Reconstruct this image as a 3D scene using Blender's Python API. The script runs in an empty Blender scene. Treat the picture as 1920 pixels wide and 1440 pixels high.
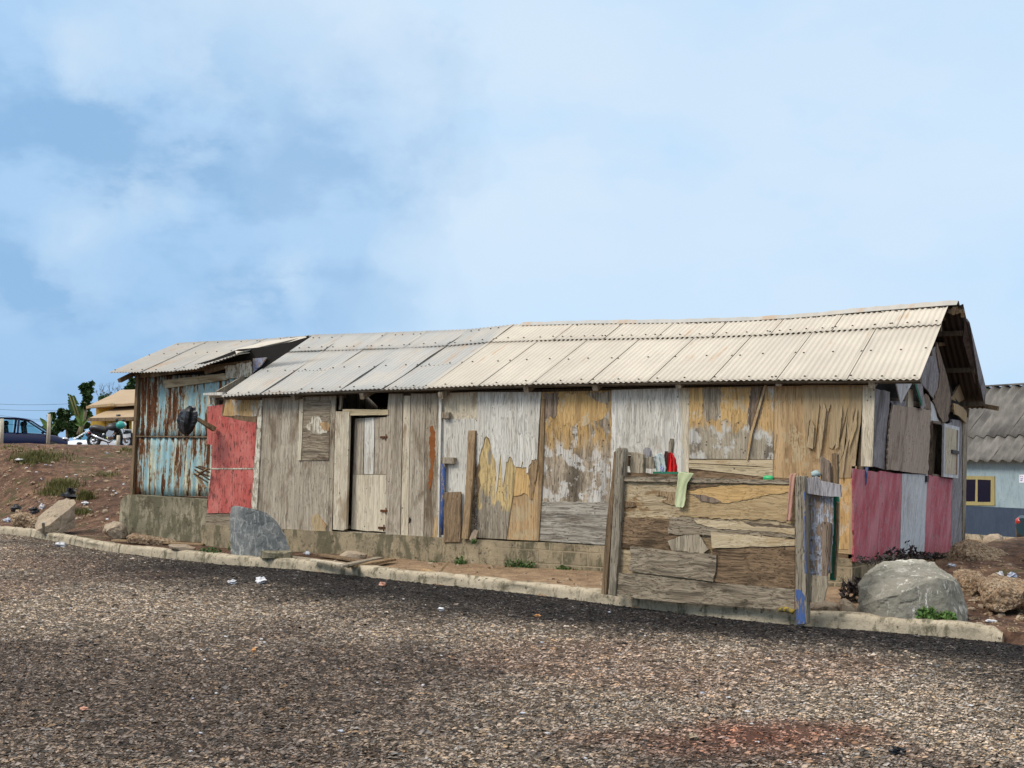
import bpy, bmesh, math, random
import numpy as np
from mathutils import Vector, Matrix, noise as mnoise
rnd = random.Random(7)
rad = math.radians
S = bpy.context.scene
# ------------------------------------------------------------------ camera
C = np.array([3.76, -15.0, 1.58]); F = 2266.0
def _axes(yaw, pitch, roll):
    cy, sy, cp, sp = math.cos(yaw), math.sin(yaw), math.cos(pitch), math.sin(pitch)
    f = np.array([-sy*cp, cy*cp, sp]); r = np.array([cy, sy, 0.0]); u = np.cross(r, f)
    c, s = math.cos(roll), math.sin(roll)
    return c*r + s*u, -s*r + c*u, f
cr, cu, cf = _axes(rad(30.54), rad(3.72), rad(0.816))
cam = bpy.data.cameras.new('camera'); camo = bpy.data.objects.new('camera', cam)
S.collection.objects.link(camo)
cam.sensor_width = 36; cam.lens = F/1920*36; cam.clip_start = 0.1; cam.clip_end = 3000
m4 = Matrix.Identity(4)
for i in range(3):
    m4[i][0], m4[i][1], m4[i][2], m4[i][3] = cr[i], cu[i], -cf[i], C[i]
camo.matrix_world = m4
S.camera = camo
def ray(x, y): return cf*F + cr*(x-960) + cu*(720-y)
def atY(x, y, Y): d = ray(x, y); return C + (Y-C[1])/d[1]*d
def atX(x, y, X): d = ray(x, y); return C + (X-C[0])/d[0]*d
def atZ(x, y, Z): d = ray(x, y); return C + (Z-C[2])/d[2]*d
def atD(x, y, D): return C + ray(x, y)/F*D
def atP(x, y, P, n): d = ray(x, y); return C + (np.dot(np.array(P)-C, n)/np.dot(d, n))*d
# ------------------------------------------------------------------ light
SUN_EL, SUN_AZ = rad(44), rad(214)      # azimuth measured clockwise from +Y
SKY_K = 0.1
S.view_settings.view_transform = 'Standard'; S.view_settings.look = 'None'
S.view_settings.exposure = 0.74; S.view_settings.gamma = 1.0
sd = bpy.data.lights.new('sun', 'SUN'); sd.energy = 1.6; sd.angle = rad(18); sd.color = (1.0, 0.94, 0.86)
so = bpy.data.objects.new('sun', sd); S.collection.objects.link(so)
sv = Vector((math.sin(SUN_AZ)*math.cos(SUN_EL), math.cos(SUN_AZ)*math.cos(SUN_EL), math.sin(SUN_EL)))
so.rotation_euler = sv.to_track_quat('Z', 'Y').to_euler(); so.location = (0, -20, 30)
# ------------------------------------------------------------------ node helpers
class NT:
    def __init__(s, tree):
        s.t = tree; s.n = tree.nodes; s.l = tree.links
    def new(s, typ, **kw):
        o = s.n.new(typ)
        for k, v in kw.items(): setattr(o, k, v)
        return o
    def set(s, sock, v):
        if isinstance(v, bpy.types.NodeSocket): s.l.new(v, sock)
        else:
            if isinstance(v, (tuple, list)) and len(v) == 3 and sock.type == 'RGBA': v = (*v, 1)
            sock.default_value = v
    def math(s, op, a, b=0.0, c=None, clamp=False):
        o = s.new('ShaderNodeMath', operation=op, use_clamp=clamp)
        s.set(o.inputs[0], a); s.set(o.inputs[1], b)
        if c is not None: s.set(o.inputs[2], c)
        return o.outputs[0]
    def vmath(s, op, a, b):
        o = s.new('ShaderNodeVectorMath', operation=op); s.set(o.inputs[0], a); s.set(o.inputs[1], b)
        return o.outputs['Value'] if op in ('DOT_PRODUCT', 'LENGTH', 'DISTANCE') else o.outputs[0]
    def mix(s, f, a, b, mode='MIX'):
        o = s.new('ShaderNodeMix', data_type='RGBA', blend_type=mode); s.set(o.inputs[0], f); s.set(o.inputs[6], a); s.set(o.inputs[7], b)
        return o.outputs[2]
    def noise(s, vec, scale=5, det=4, rough=.55, dist=0.0):
        o = s.new('ShaderNodeTexNoise'); s.set(o.inputs['Vector'], vec); s.set(o.inputs['Scale'], scale)
        s.set(o.inputs['Detail'], det); s.set(o.inputs['Roughness'], rough); s.set(o.inputs['Distortion'], dist)
        return o.outputs[0]
    def vor(s, vec, scale=5, feat='F1', rand=1.0):
        o = s.new('ShaderNodeTexVoronoi', feature=feat); s.set(o.inputs['Vector'], vec); s.set(o.inputs['Scale'], scale)
        o.inputs['Randomness'].default_value = rand
        return o.outputs['Distance'], o.outputs['Color'] if feat == 'F1' else None
    def step(s, v, a, b):      # smooth ramp 0..1 between a and b (a may be > b)
        o = s.new('ShaderNodeMapRange'); o.interpolation_type = 'SMOOTHSTEP' if a < b else 'LINEAR'; o.clamp = True
        s.set(o.inputs[0], v); o.inputs[1].default_value = a; o.inputs[2].default_value = b
        return o.outputs[0]
    def scale(s, vec, sc): return s.vmath('MULTIPLY', vec, sc)
    def coords(s, amp=37.0):
        tc = s.new('ShaderNodeTexCoord'); oi = s.new('ShaderNodeObjectInfo')
        r = s.vmath('MULTIPLY', (1.0, 1.7, 2.3), (amp, amp, amp))
        o = s.new('ShaderNodeVectorMath', operation='SCALE'); s.set(o.inputs[0], r); s.set(o.inputs['Scale'], oi.outputs['Random'])
        return s.vmath('ADD', tc.outputs['Object'], o.outputs[0]), tc.outputs['Object'], oi.outputs['Random']
def mat(name):
    m = bpy.data.materials.new(name); m.use_nodes = True; t = NT(m.node_tree)
    b = m.node_tree.nodes['Principled BSDF']; b.inputs['Roughness'].default_value = .85
    b.inputs['Specular IOR Level'].default_value = .25
    return m, t, b
def bump(t, b, h, dist=.01, strength=1.0):
    o = t.new('ShaderNodeBump'); t.set(o.inputs['Height'], h); o.inputs['Distance'].default_value = dist; o.inputs['Strength'].default_value = strength
    t.l.new(o.outputs[0], b.inputs['Normal'])
def plain(name, col, rough=.7, metal=0.0, spec=.3, var=.15):
    m, t, b = mat(name); v, _, _ = t.coords()
    n = t.noise(v, 9, 4)
    t.set(b.inputs['Base Color'], t.mix(t.step(n, .3, .7), tuple(c*(1-var) for c in col), tuple(min(1, c*(1+var)) for c in col)))
    b.inputs['Roughness'].default_value = rough; b.inputs['Metallic'].default_value = metal; b.inputs['Specular IOR Level'].default_value = spec
    return m
# ---- the sky: Nishita plus real cloud cover placed by direction
def build_world():
    w = bpy.data.worlds.new('World'); S.world = w; w.use_nodes = True; t = NT(w.node_tree)
    bg = w.node_tree.nodes['Background']
    sky = t.new('ShaderNodeTexSky', sky_type='NISHITA'); sky.sun_disc = False
    sky.sun_elevation = SUN_EL; sky.sun_rotation = SUN_AZ; sky.air_density = 1.2; sky.dust_density = 1.0
    tc = t.new('ShaderNodeTexCoord'); d = tc.outputs['Generated']
    sep = t.new('ShaderNodeSeparateXYZ'); t.l.new(d, sep.inputs[0])
    wv = t.new('ShaderNodeTexNoise'); t.set(wv.inputs['Vector'], d); wv.inputs['Scale'].default_value = 5.5; wv.inputs['Detail'].default_value = 7; wv.inputs['Roughness'].default_value = .60
    off = t.vmath('SUBTRACT', wv.outputs['Color'], (.5, .5, .5))
    dw = t.vmath('ADD', d, t.scale(off, (.22, .22, .18)))
    wv2 = t.new('ShaderNodeTexNoise'); t.set(wv2.inputs['Vector'], d); wv2.inputs['Scale'].default_value = 2.2; wv2.inputs['Detail'].default_value = 3
    dw = t.vmath('ADD', dw, t.scale(t.vmath('SUBTRACT', wv2.outputs['Color'], (.5, .5, .5)), (.10, .10, .08)))
    def blob(px, py, r0, r1, src=None):
        v = Vector(ray(px, py)).normalized()
        dd = t.vmath('DISTANCE', src or dw, tuple(v))
        return t.step(dd, r1, r0)
    def acc(lst):
        o = None
        for q in lst:
            s_ = t.math('MULTIPLY', blob(*q[:4]), q[4])
            o = s_ if o is None else t.math('MAXIMUM', o, s_)
        return o
    n1 = t.noise(t.scale(d, (1, 1, 1.8)), 8, 8, .56); n2 = t.noise(t.scale(d, (1, 1, 2.0)), 3.0, 5, .5)
    k = 1.0/SKY_K/(2**S.view_settings.exposure)
    K3 = lambda *c: tuple(x*k for x in c)
    pale = K3(.70, .83, .97); blue = K3(.38, .605, .89); deep = K3(.235, .45, .74)
    col = t.mix(t.step(n2, .36, .66), K3(.54, .76, 1.0), K3(.64, .82, 1.0))
    pb = acc([(1500, 350, .05, .45, .7), (620, 60, .06, .22, .8), (1050, 330, .06, .22, .8), (900, 150, .05, .2, .7)])
    col = t.mix(t.math('MULTIPLY', pb, t.step(n1, .25, .62)), col, pale)
    db = acc([(60, 200, .05, .17, .12), (380, 300, .06, .18, .4), (600, 400, .06, .15, .75), (770, 440, .02, .07, .7), (60, 480, .13, .25, .9), (330, 600, .08, .26, .9), (100, 720, .1, .3, .95), (-150, 480, .16, .33, .8), (640, 520, .03, .13, .6)])
    dk = t.mix(t.step(n1, .40, .60), deep, blue)
    hz_ = t.step(sep.outputs[2], .20, .02)
    dk = t.mix(t.math('MULTIPLY', hz_, .65), dk, K3(.17, .38, .70))
    col = t.mix(t.math('MULTIPLY', db, .95), col, dk)
    wp = acc([(185, 120, .01, .05, .85), (350, 100, .01, .06, .5), (115, 440, .0, .05, .7), (225, 395, .0, .04, .65), (545, 535, .01, .04, .6), (60, 520, .0, .035, .5), (170, 560, .0, .05, .5), (430, 590, 0, .045, .5), (820, 500, .0, .05, .6), (30, 550, 0, .05, .45), (290, 310, 0, .04, .35)])
    col = t.mix(t.math('MULTIPLY', wp, t.step(n1, .40, .50)), col, K3(.62, .78, .95))
    # low band to the right is a little bluer, thin cloud everywhere: let some clear sky through
    lo = t.step(sep.outputs[2], .22, .02)
    col = t.mix(t.math('MULTIPLY', lo, .35), col, K3(.44, .68, .99))
    col = t.mix(.06, col, sky.outputs[0])
    # zenith cover above the view is made brighter, to lift the shaded gable
    zz = t.step(sep.outputs[2], .39, .62)
    col = t.mix(zz, col, tuple(c*k for c in (1.38, 1.36, 1.34)))
    dn = t.step(sep.outputs[2], 0.0, -.1)
    col = t.mix(dn, col, tuple(c*k for c in (.2, .17, .14)))
    t.l.new(col, bg.inputs['Color']); bg.inputs['Strength'].default_value = SKY_K
build_world()
# ------------------------------------------------------------------ mesh helpers
def link(o):
    S.collection.objects.link(o); return o
def wloc(o):
    p = Vector((0, 0, 0))
    while o is not None: p += o.location; o = o.parent
    return p
def tag(o, label=None, cat=None, group=None, kind=None):
    if label: o['label'] = label
    if cat: o['category'] = cat
    if group: o['group'] = group
    if kind or cat: o['kind'] = kind or 'thing'
    return o
def thing(name, loc, label, cat, group=None):
    o = link(bpy.data.objects.new(name, None)); o.location = tuple(float(v) for v in loc); o.empty_display_size = .2
    return tag(o, label, cat, group)
class MB:
    def __init__(s): s.v = []; s.f = []; s.m = []; s.sm = []
    def add(s, vs, fs, m=0, smooth=False):
        b = len(s.v); s.v += [tuple(float(c) for c in p) for p in vs]
        s.f += [tuple(b+i for i in f) for f in fs]; s.m += [m]*len(fs); s.sm += [smooth]*len(fs)
        return s
    def box(s, a, b, m=0):
        x0, y0, z0 = a; x1, y1, z1 = b
        return s.add([(x0,y0,z0),(x1,y0,z0),(x1,y1,z0),(x0,y1,z0),(x0,y0,z1),(x1,y0,z1),(x1,y1,z1),(x0,y1,z1)],
                     [(0,3,2,1),(4,5,6,7),(0,1,5,4),(1,2,6,5),(2,3,7,6),(3,0,4,7)], m)
    def slab(s, pts, ext, m=0):          # polygon extruded by a vector
        n = len(pts); e = np.array(ext); P = [np.array(p) for p in pts]
        vs = P + [p+e for p in P]
        nn = np.zeros(3)
        for i in range(n): nn += np.cross(P[i]-P[0], P[(i+1) % n]-P[0])
        f0 = tuple(range(n)); f1 = tuple(range(2*n-1, n-1, -1)); sides = [(i, i+n, (i+1) % n+n, (i+1) % n) for i in range(n)]
        if np.dot(nn, e) > 0: f0 = f0[::-1]; f1 = f1[::-1]; sides = [q[::-1] for q in sides]
        return s.add(vs, [f0, f1]+sides, m)
    def bar(s, p, q, w, h=None, up=(0,0,1), m=0, w2=None):      # rectangular bar
        p, q = Vector(p), Vector(q); d = (q-p).normalized(); up = Vector(up)
        a = d.cross(up)
        if a.length < 1e-3: a = d.cross(Vector((1,0,0)))
        a.normalize(); b = a.cross(d).normalized(); h = h or w; k = (w2 or w)/w
        vs = []
        for c, kk in ((p, 1), (q, k)):
            for sx, sy in ((-1,-1),(1,-1),(1,1),(-1,1)): vs.append(c + a*(sx*w/2*kk) + b*(sy*h/2*kk))
        return s.add(vs, [(0,3,2,1),(4,5,6,7),(0,1,5,4),(1,2,6,5),(2,3,7,6),(3,0,4,7)], m)
    def tube(s, pts, rs, n=8, m=0, cap=True, smooth=True):
        pts = [Vector(p) for p in pts]
        if not isinstance(rs, (list, tuple)): rs = [rs]*len(pts)
        vs = []; prev = None
        for i, p in enumerate(pts):
            d = (pts[min(i+1, len(pts)-1)]-pts[max(i-1, 0)]).normalized()
            a = prev - d*prev.dot(d) if prev is not None else d.orthogonal()
            if a.length < 1e-4: a = d.orthogonal()
            a.normalize(); prev = a; b = d.cross(a)
            for k in range(n):
                t = 2*math.pi*k/n; vs.append(p+(a*math.cos(t)+b*math.sin(t))*rs[i])
        fs = [(i*n+k, i*n+(k+1) % n, (i+1)*n+(k+1) % n, (i+1)*n+k) for i in range(len(pts)-1) for k in range(n)]
        if cap: fs += [tuple(range(n-1, -1, -1)), tuple((len(pts)-1)*n+k for k in range(n))]
        return s.add(vs, fs, m, smooth)
    def ring(s, c, R, r, axis, n=28, k=8, m=0):      # torus
        ax = Vector(axis).normalized(); a = ax.orthogonal().normalized(); b = ax.cross(a); c = Vector(c); vs = []
        for i in range(n):
            t = 2*math.pi*i/n; d = a*math.cos(t)+b*math.sin(t)
            for j in range(k):
                u = 2*math.pi*j/k; vs.append(c+d*(R+r*math.cos(u))+ax*(r*math.sin(u)))
        fs = [(i*k+j, ((i+1) % n)*k+j, ((i+1) % n)*k+(j+1) % k, i*k+(j+1) % k) for i in range(n) for j in range(k)]
        return s.add(vs, fs, m, True)
    def ball(s, c, r, m=0, seg=12, rings=8, jit=0.0):
        c = np.array(c); r = np.array(r if isinstance(r, (tuple, list)) else (r, r, r)); vs = []
        for i in range(rings+1):
            th = math.pi*i/rings
            for j in range(seg):
                ph = 2*math.pi*j/seg; k = 1+jit*rnd.uniform(-1, 1)
                vs.append(c+r*k*np.array([math.sin(th)*math.cos(ph), math.sin(th)*math.sin(ph), math.cos(th)]))
        fs = [(i*seg+j, (i+1)*seg+j, (i+1)*seg+(j+1) % seg, i*seg+(j+1) % seg) for i in range(rings) for j in range(seg)]
        return s.add(vs, fs, m, True)
    def build(s, name, mats, parent=None, bevel=0.0):
        me = bpy.data.meshes.new(name); off = wloc(parent) if parent else Vector((0,0,0))
        vs = [(v[0]-off[0], v[1]-off[1], v[2]-off[2]) for v in s.v]
        if parent is None and vs:                      # own origin at the base centre
            a = np.array(vs); off = Vector(((a[:,0].min()+a[:,0].max())/2, (a[:,1].min()+a[:,1].max())/2, a[:,2].min()))
            vs = [(v[0]-off[0], v[1]-off[1], v[2]-off[2]) for v in vs]
        me.from_pydata(vs, [], s.f)
        for mm in (mats if isinstance(mats, (list, tuple)) else [mats]): me.materials.append(mm)
        me.polygons.foreach_set('material_index', s.m); me.polygons.foreach_set('use_smooth', s.sm)
        me.update()
        if bevel > 0:
            bm = bmesh.new(); bm.from_mesh(me); bmesh.ops.remove_doubles(bm, verts=bm.verts, dist=1e-5)
            bmesh.ops.bevel(bm, geom=list(bm.edges), offset=bevel, segments=1, affect='EDGES', clamp_overlap=True)
            bm.to_mesh(me); bm.free()
        o = link(bpy.data.objects.new(name, me))
        if parent: o.parent = parent
        else: o.location = off
        return o
def hash01(i, j, k):
    h = (i.astype(np.int64)*73856093) ^ (j.astype(np.int64)*19349663) ^ (k*83492791)
    h = (h ^ (h >> 13))*1274126177; h = h ^ (h >> 16)
    return (h & 0xffff)/65535.0
def vnoise(x, y, seed=0):
    xi, yi = np.floor(x), np.floor(y); fx, fy = x-xi, y-yi; fx = fx*fx*(3-2*fx); fy = fy*fy*(3-2*fy)
    a, b, c, d = hash01(xi, yi, seed), hash01(xi+1, yi, seed), hash01(xi, yi+1, seed), hash01(xi+1, yi+1, seed)
    return (a*(1-fx)+b*fx)*(1-fy)+(c*(1-fx)+d*fx)*fy
def fbm(x, y, oc=4, seed=0):
    o = 0; A = .5
    for i in range(oc): o = o+A*vnoise(x*2**i, y*2**i, seed+i*7); A *= .5
    return o/(1-.5**oc)
def sst(v, a, b):
    t = np.clip((v-a)/(b-a), 0, 1); return t*t*(3-2*t)
def jag(pts, amp=1.5, step=4.0, seed=0, edges=None):
    """break chosen edges of a pixel polygon into a ragged line"""
    r = random.Random(seed); out = []; n = len(pts)
    for i in range(n):
        p, q = pts[i], pts[(i+1) % n]; out.append(p)
        if edges is not None and i not in edges: continue
        L = math.hypot(q[0]-p[0], q[1]-p[1]); k = int(L/step)
        for j in range(1, k):
            t = j/k + r.uniform(-.3, .3)/k; nx, ny = -(q[1]-p[1])/L, (q[0]-p[0])/L; a = r.uniform(-amp, amp)
            out.append((p[0]+(q[0]-p[0])*t+nx*a, p[1]+(q[1]-p[1])*t+ny*a))
    return out
# ------------------------------------------------------------------ materials
def wood(name, c0, c1, c2=None, ringdir='Y', stain=.5, dark=.5, axis='Z', scale=1.0, specks=.3, peel=None, peelamt=0.0, cath=0.0, c3=None, c3amt=0.0, rough=.88, zmix=None):
    """weathered wood: grain along axis, blotches of c2, dark streaks, nail specks, peeled patches"""
    m, t, b = mat(name); v, raw, rn = t.coords()
    st = {'Z': (1, 1, .022), 'X': (.022, 1, 1), 'Y': (1, .022, 1)}[axis]; st2 = {'Z': (1, 1, .28), 'X': (.28, 1, 1), 'Y': (1, .28, 1)}[axis]
    warp = t.new('ShaderNodeTexNoise'); t.set(warp.inputs['Vector'], v); warp.inputs['Scale'].default_value = 2.2; warp.inputs['Detail'].default_value = 2
    vw = t.vmath('ADD', v, t.scale(t.vmath('SUBTRACT', warp.outputs['Color'], (.5, .5, .5)), (.09, .09, .09)))
    g = t.scale(vw, st); h = t.scale(vw, st2)
    n1 = t.noise(g, 42*scale, 7, .68); n2 = t.noise(h, 4.2, 6, .62, .4); n3 = t.noise(g, 16*scale, 5, .6); n4 = t.noise(g, 110*scale, 3, .6); n5 = t.noise(h, 1.6, 3, .5)
    col = t.mix(t.step(n1, .33, .67), c0, c1)
    if c2: col = t.mix(t.math('MULTIPLY', t.step(n2, .60-.2*stain, .70-.05*stain), .85), col, c2)
    if c3: col = t.mix(t.math('MULTIPLY', t.step(t.noise(v, 3.1, 6, .65), .62-.22*c3amt, .66-.2*c3amt), .9), col, c3)
    if cath > 0:
        wv = t.new('ShaderNodeTexWave', wave_type='RINGS', rings_direction=ringdir, wave_profile='SAW')
        t.set(wv.inputs['Vector'], t.scale(vw, {'Z': (1, 1, .2), 'X': (.2, 1, 1), 'Y': (1, .2, 1)}[axis])); wv.inputs['Scale'].default_value = 9; wv.inputs['Distortion'].default_value = 7; wv.inputs['Detail'].default_value = 2; wv.inputs['Detail Scale'].default_value = 1.2
        col = t.mix(t.math('MULTIPLY', wv.outputs['Fac'], cath), col, tuple(c*.42 for c in c1))
    if peel:
        if zmix:       # the surface layer has come off above/below a height
            sp = t.new('ShaderNodeSeparateXYZ'); t.l.new(raw, sp.inputs[0])
            zz = t.math('ADD', sp.outputs[2], t.math('MULTIPLY', t.math('SUBTRACT', t.noise(t.scale(v, (1, 1, .35)), 9, 5, .6), .5), zmix[2]))
            pm = t.step(zz, zmix[0], zmix[1])
            pm = t.math('MULTIPLY', pm, t.step(t.noise(h, 6, 5, .6), .36, .46))
        else:
            pm = t.step(t.noise(h, 2.9, 7, .62), .64-.26*peelamt, .665-.26*peelamt)
        pc = t.mix(t.step(n1, .3, .7), peel, tuple(c*.72 for c in peel))
        col = t.mix(t.math('MULTIPLY', pm, .92), col, pc)
    dk = t.math('MULTIPLY', t.step(n3, .50, .70), dark)
    dk = t.math('MAXIMUM', dk, t.math('MULTIPLY', t.step(n4, .56, .66), dark))
    col = t.mix(dk, col, tuple(c*.24 for c in c1))
    col = t.mix(t.math('MULTIPLY', t.step(n5, .35, .65), .35), col, t.mix(1.0, col, (.72, .68, .62), 'MULTIPLY'))
    if specks > 0:
        vd, _ = t.vor(v, 13); vm = t.noise(v, 3.3, 3)
        sm = t.math('MULTIPLY', t.step(vd, .20, .10), t.step(vm, .62-.14*specks, .70-.14*specks))
        col = t.mix(t.math('MULTIPLY', sm, .85), col, (.035, .028, .022))
    t.set(b.inputs['Base Color'], col); b.inputs['Roughness'].default_value = rough
    hh = t.math('ADD', t.math('MULTIPLY', n1, .6), t.math('MULTIPLY', n3, .9)); bump(t, b, t.math('SUBTRACT', hh, t.math('MULTIPLY', dk, .8)), .012)
    return m
def paint(name, col, worn, under=(.25, .2, .15), amt=.3, axis='Z', rough=.7):
    m, t, b = mat(name); v, raw, rn = t.coords()
    g = t.scale(v, (1, 1, .12) if axis == 'Z' else (.12, 1, 1)); g2 = t.scale(v, (1, 1, .4) if axis == 'Z' else (.4, 1, 1))
    n1 = t.noise(g, 30, 6, .65); n2 = t.noise(g2, 3, 6, .6); n3 = t.noise(g, 60, 4, .6); n4 = t.noise(v, 9, 6, .7)
    c = t.mix(t.step(n2, .3, .72), col, worn)
    c = t.mix(t.math('MULTIPLY', t.step(n1, .45, .7), .45), c, tuple(x*.6 for x in col))
    mk = t.math('MULTIPLY', t.step(n3, .66-.2*amt, .72-.2*amt), t.step(n4, .52-.1*amt, .6-.1*amt))
    c = t.mix(mk, c, under)
    n7 = t.noise(g2, 6, 7, .7); c = t.mix(t.math('MULTIPLY', t.step(n7, .52, .64), .55), c, worn); c = t.mix(t.math('MULTIPLY', t.step(n7, .44, .34), .45), c, tuple(x*.55+.02 for x in col))
    vd, _ = t.vor(v, 11); vm = t.noise(v, 3, 2)
    c = t.mix(t.math('MULTIPLY', t.math('MULTIPLY', t.step(vd, .16, .08), t.step(vm, .5, .56)), .8), c, (.03, .02, .02))
    t.set(b.inputs['Base Color'], c); b.inputs['Roughness'].default_value = rough
    bump(t, b, t.math('SUBTRACT', n1, mk), .004)
    return m
W = {}
W['grey'] = wood('weathered_grey_ply', (.50,.44,.35), (.30,.25,.19), (.17,.125,.08), stain=.5, dark=.5, specks=.25)
W['greyb'] = wood('weathered_brown_grey_board', (.45,.39,.30), (.25,.205,.15), (.13,.085,.05), stain=.55, dark=.7, specks=.35)
W['cream'] = wood('cream_board', (.66,.59,.46), (.48,.41,.30), (.30,.22,.14), stain=.3, dark=.4, specks=.5)
W['white'] = wood('bleached_white_ply', (.70,.68,.62), (.50,.475,.42), (.38,.33,.26), stain=.3, dark=.5, specks=.15)
W['yellow'] = wood('fresh_yellow_ply', (.62,.425,.19), (.46,.29,.12), (.34,.23,.12), stain=.4, dark=.35, specks=.4, c3=(.52,.42,.28), c3amt=.35)
W['orange'] = wood('orange_ply', (.52,.365,.20), (.41,.27,.14), (.27,.17,.085), stain=.45, dark=.4, specks=.4, axis='Z', c3=(.46,.36,.22), c3amt=.45)
W['patch'] = wood('mottled_grey_yellow_ply', (.46,.38,.28), (.25,.20,.145), (.085,.068,.05), stain=.6, dark=.7, specks=1.2, peel=(.54,.34,.13), zmix=(1.62,2.05,.9), c3=(.55,.53,.49), c3amt=.55)
W['patch2'] = wood('mottled_board_with_blue_grey_wear', (.42,.37,.285), (.30,.25,.18), (.12,.10,.08), stain=.45, dark=.4, specks=1.2, peel=(.56,.36,.15), zmix=(2.0,2.1,.5), c3=(.52,.51,.47), c3amt=.6)
W['tanv'] = wood('tan_veneer', (.43,.33,.20), (.33,.24,.14), (.48,.33,.16), stain=.5, dark=.25, specks=.1)
W['tanh'] = wood('tan_ply_cross_grain', (.47,.35,.20), (.37,.26,.135), (.25,.16,.08), stain=.35, dark=.3, specks=.15, axis='X')
W['brown'] = wood('dark_brown_board', (.27,.19,.115), (.16,.105,.06), (.07,.045,.025), stain=.4, dark=.6, specks=.3)
W['brownh'] = wood('dark_brown_board_level', (.30,.20,.12), (.15,.10,.058), (.065,.043,.025), stain=.5, dark=.7, specks=.3, axis='X', cath=.2)
W['greyh'] = wood('grey_board_level', (.36,.30,.22), (.19,.15,.105), (.09,.065,.042), stain=.5, dark=.7, specks=.3, axis='X')
W['rust'] = wood('rust_stained_board', (.34,.28,.20), (.22,.175,.12), (.30,.11,.035), stain=.6, dark=.6, specks=.3)
W['creamh'] = wood('cream_board_level', (.55,.46,.31), (.42,.34,.21), (.26,.18,.10), stain=.3, dark=.4, specks=.3, axis='X')
W['blueg'] = wood('blue_grey_board', (.40,.385,.40), (.25,.235,.245), (.14,.125,.12), stain=.3, dark=.55, specks=.2, cath=.25)
W['bluegw'] = wood('pale_blue_grey_board', (.70,.71,.73), (.56,.57,.585), (.36,.34,.34), stain=.25, dark=.45, specks=.1)
W['curly'] = wood('curly_grained_ply', (.62,.50,.41), (.46,.36,.285), (.22,.155,.12), stain=.3, dark=.2, specks=1.2, cath=.8, ringdir='X', axis='Z')
W['torn'] = wood('torn_brown_ply', (.29,.22,.17), (.16,.12,.09), (.30,.235,.17), stain=.4, dark=.7, specks=.3)
W['post'] = wood('old_grey_post', (.33,.29,.225), (.19,.16,.115), (.085,.065,.045), stain=.45, dark=.85, specks=.35)
W['fence'] = wood('fence_ply_level_grain', (.52,.42,.28), (.38,.285,.165), (.22,.145,.075), stain=.55, dark=.5, specks=.35, axis='X', peel=(.28,.17,.08), peelamt=.35, cath=.15)
W['peach'] = wood('peeled_orange_ply_level', (.58,.39,.18), (.47,.30,.125), (.34,.22,.11), stain=.35, dark=.3, specks=.2, axis='X')
W['light'] = wood('light_strip_level', (.58,.48,.33), (.48,.38,.24), (.36,.24,.12), stain=.4, dark=.3, specks=.1, axis='X')
W['frame'] = wood('inner_frame_timber', (.16,.12,.08), (.10,.075,.05), dark=.5)
W['tan_p'] = wood('light_brown_plank', (.36,.255,.15), (.26,.175,.095), (.16,.10,.05), stain=.4, dark=.5, specks=.2)
W['dirtyw'] = wood('dirty_light_block', (.42,.36,.27), (.30,.25,.18), (.16,.12,.08), stain=.5, dark=.6, specks=.6)
P_ = {}
P_['red'] = paint('faded_red_paint', (.42,.075,.062), (.52,.17,.14), (.10,.045,.035), .6)
P_['pink'] = paint('faded_crimson_paint', (.44,.075,.10), (.56,.22,.245), (.40,.30,.29), .6)
P_['blue'] = paint('blue_paint', (.025,.065,.22), (.06,.11,.26), (.25,.2,.15), .8)
P_['bluepeel'] = paint('peeling_blue_white_paint', (.36,.38,.42), (.15,.19,.33), (.22,.155,.105), 1.1)
P_['green'] = paint('green_paint', (.01,.12,.07), (.02,.15,.09), (.1,.1,.07), .2)
P_['lwhite'] = paint('white_painted_strip', (.62,.58,.48), (.55,.50,.40), (.22,.16,.1), .9)
P_['yellow'] = paint('yellow_wall_paint', (.62,.40,.07), (.55,.33,.05), (.3,.2,.1), .1)
P_['bluewall'] = paint('pale_blue_wall_paint', (.25,.33,.365), (.29,.37,.40), (.25,.3,.3), .1)
P_['dado'] = paint('dark_blue_dado_paint', (.035,.052,.085), (.045,.065,.10), (.08,.08,.09), .2)
P_['frame'] = paint('mustard_window_frame', (.34,.29,.13), (.30,.25,.11), (.2,.15,.1), .1)
def m_rusty():
    m, t, b = mat('rusted_painted_sheet'); v, raw, _ = t.coords()
    g = t.scale(v, (1, 1, .10)); g2 = t.scale(v, (1, 1, .3))
    n1 = t.noise(g, 13, 7, .68); n2 = t.noise(g2, 2.1, 5, .6); n3 = t.noise(t.scale(v, (1,1,.45)), 26, 6, .75); n4 = t.noise(g, 7, 5, .6)
    sp = t.new('ShaderNodeSeparateXYZ'); t.l.new(raw, sp.inputs[0])
    lf = t.math('SUBTRACT', t.math('MULTIPLY', t.step(sp.outputs[0], 1.5, -.9), .17), .048)      # the exposed corner has rusted most
    c = t.mix(t.step(n4, .50, .70), (.29,.47,.52), (.60,.58,.42))
    c = t.mix(t.step(n3, .35, .7), c, t.mix(1.0, c, (.75, .78, .75), 'MULTIPLY'))
    r = t.mix(t.step(n3, .38, .62), (.042,.017,.009), (.15,.055,.018))
    mk = t.math('ADD', t.math('ADD', t.math('MULTIPLY', n1, .75), t.math('MULTIPLY', n2, .3)), t.math('MULTIPLY', n3, .28))
    mk = t.math('ADD', mk, lf)
    mm = t.step(mk, .63, .665); hal = t.step(mk, .59, .64)
    c = t.mix(t.math('MULTIPLY', hal, .7), c, (.42,.25,.08)); c = t.mix(mm, c, r)
    t.set(b.inputs['Base Color'], c); b.inputs['Roughness'].default_value = .8
    bump(t, b, t.math('SUBTRACT', n3, mm), .004); return m
M_rusty = m_rusty()
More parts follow.
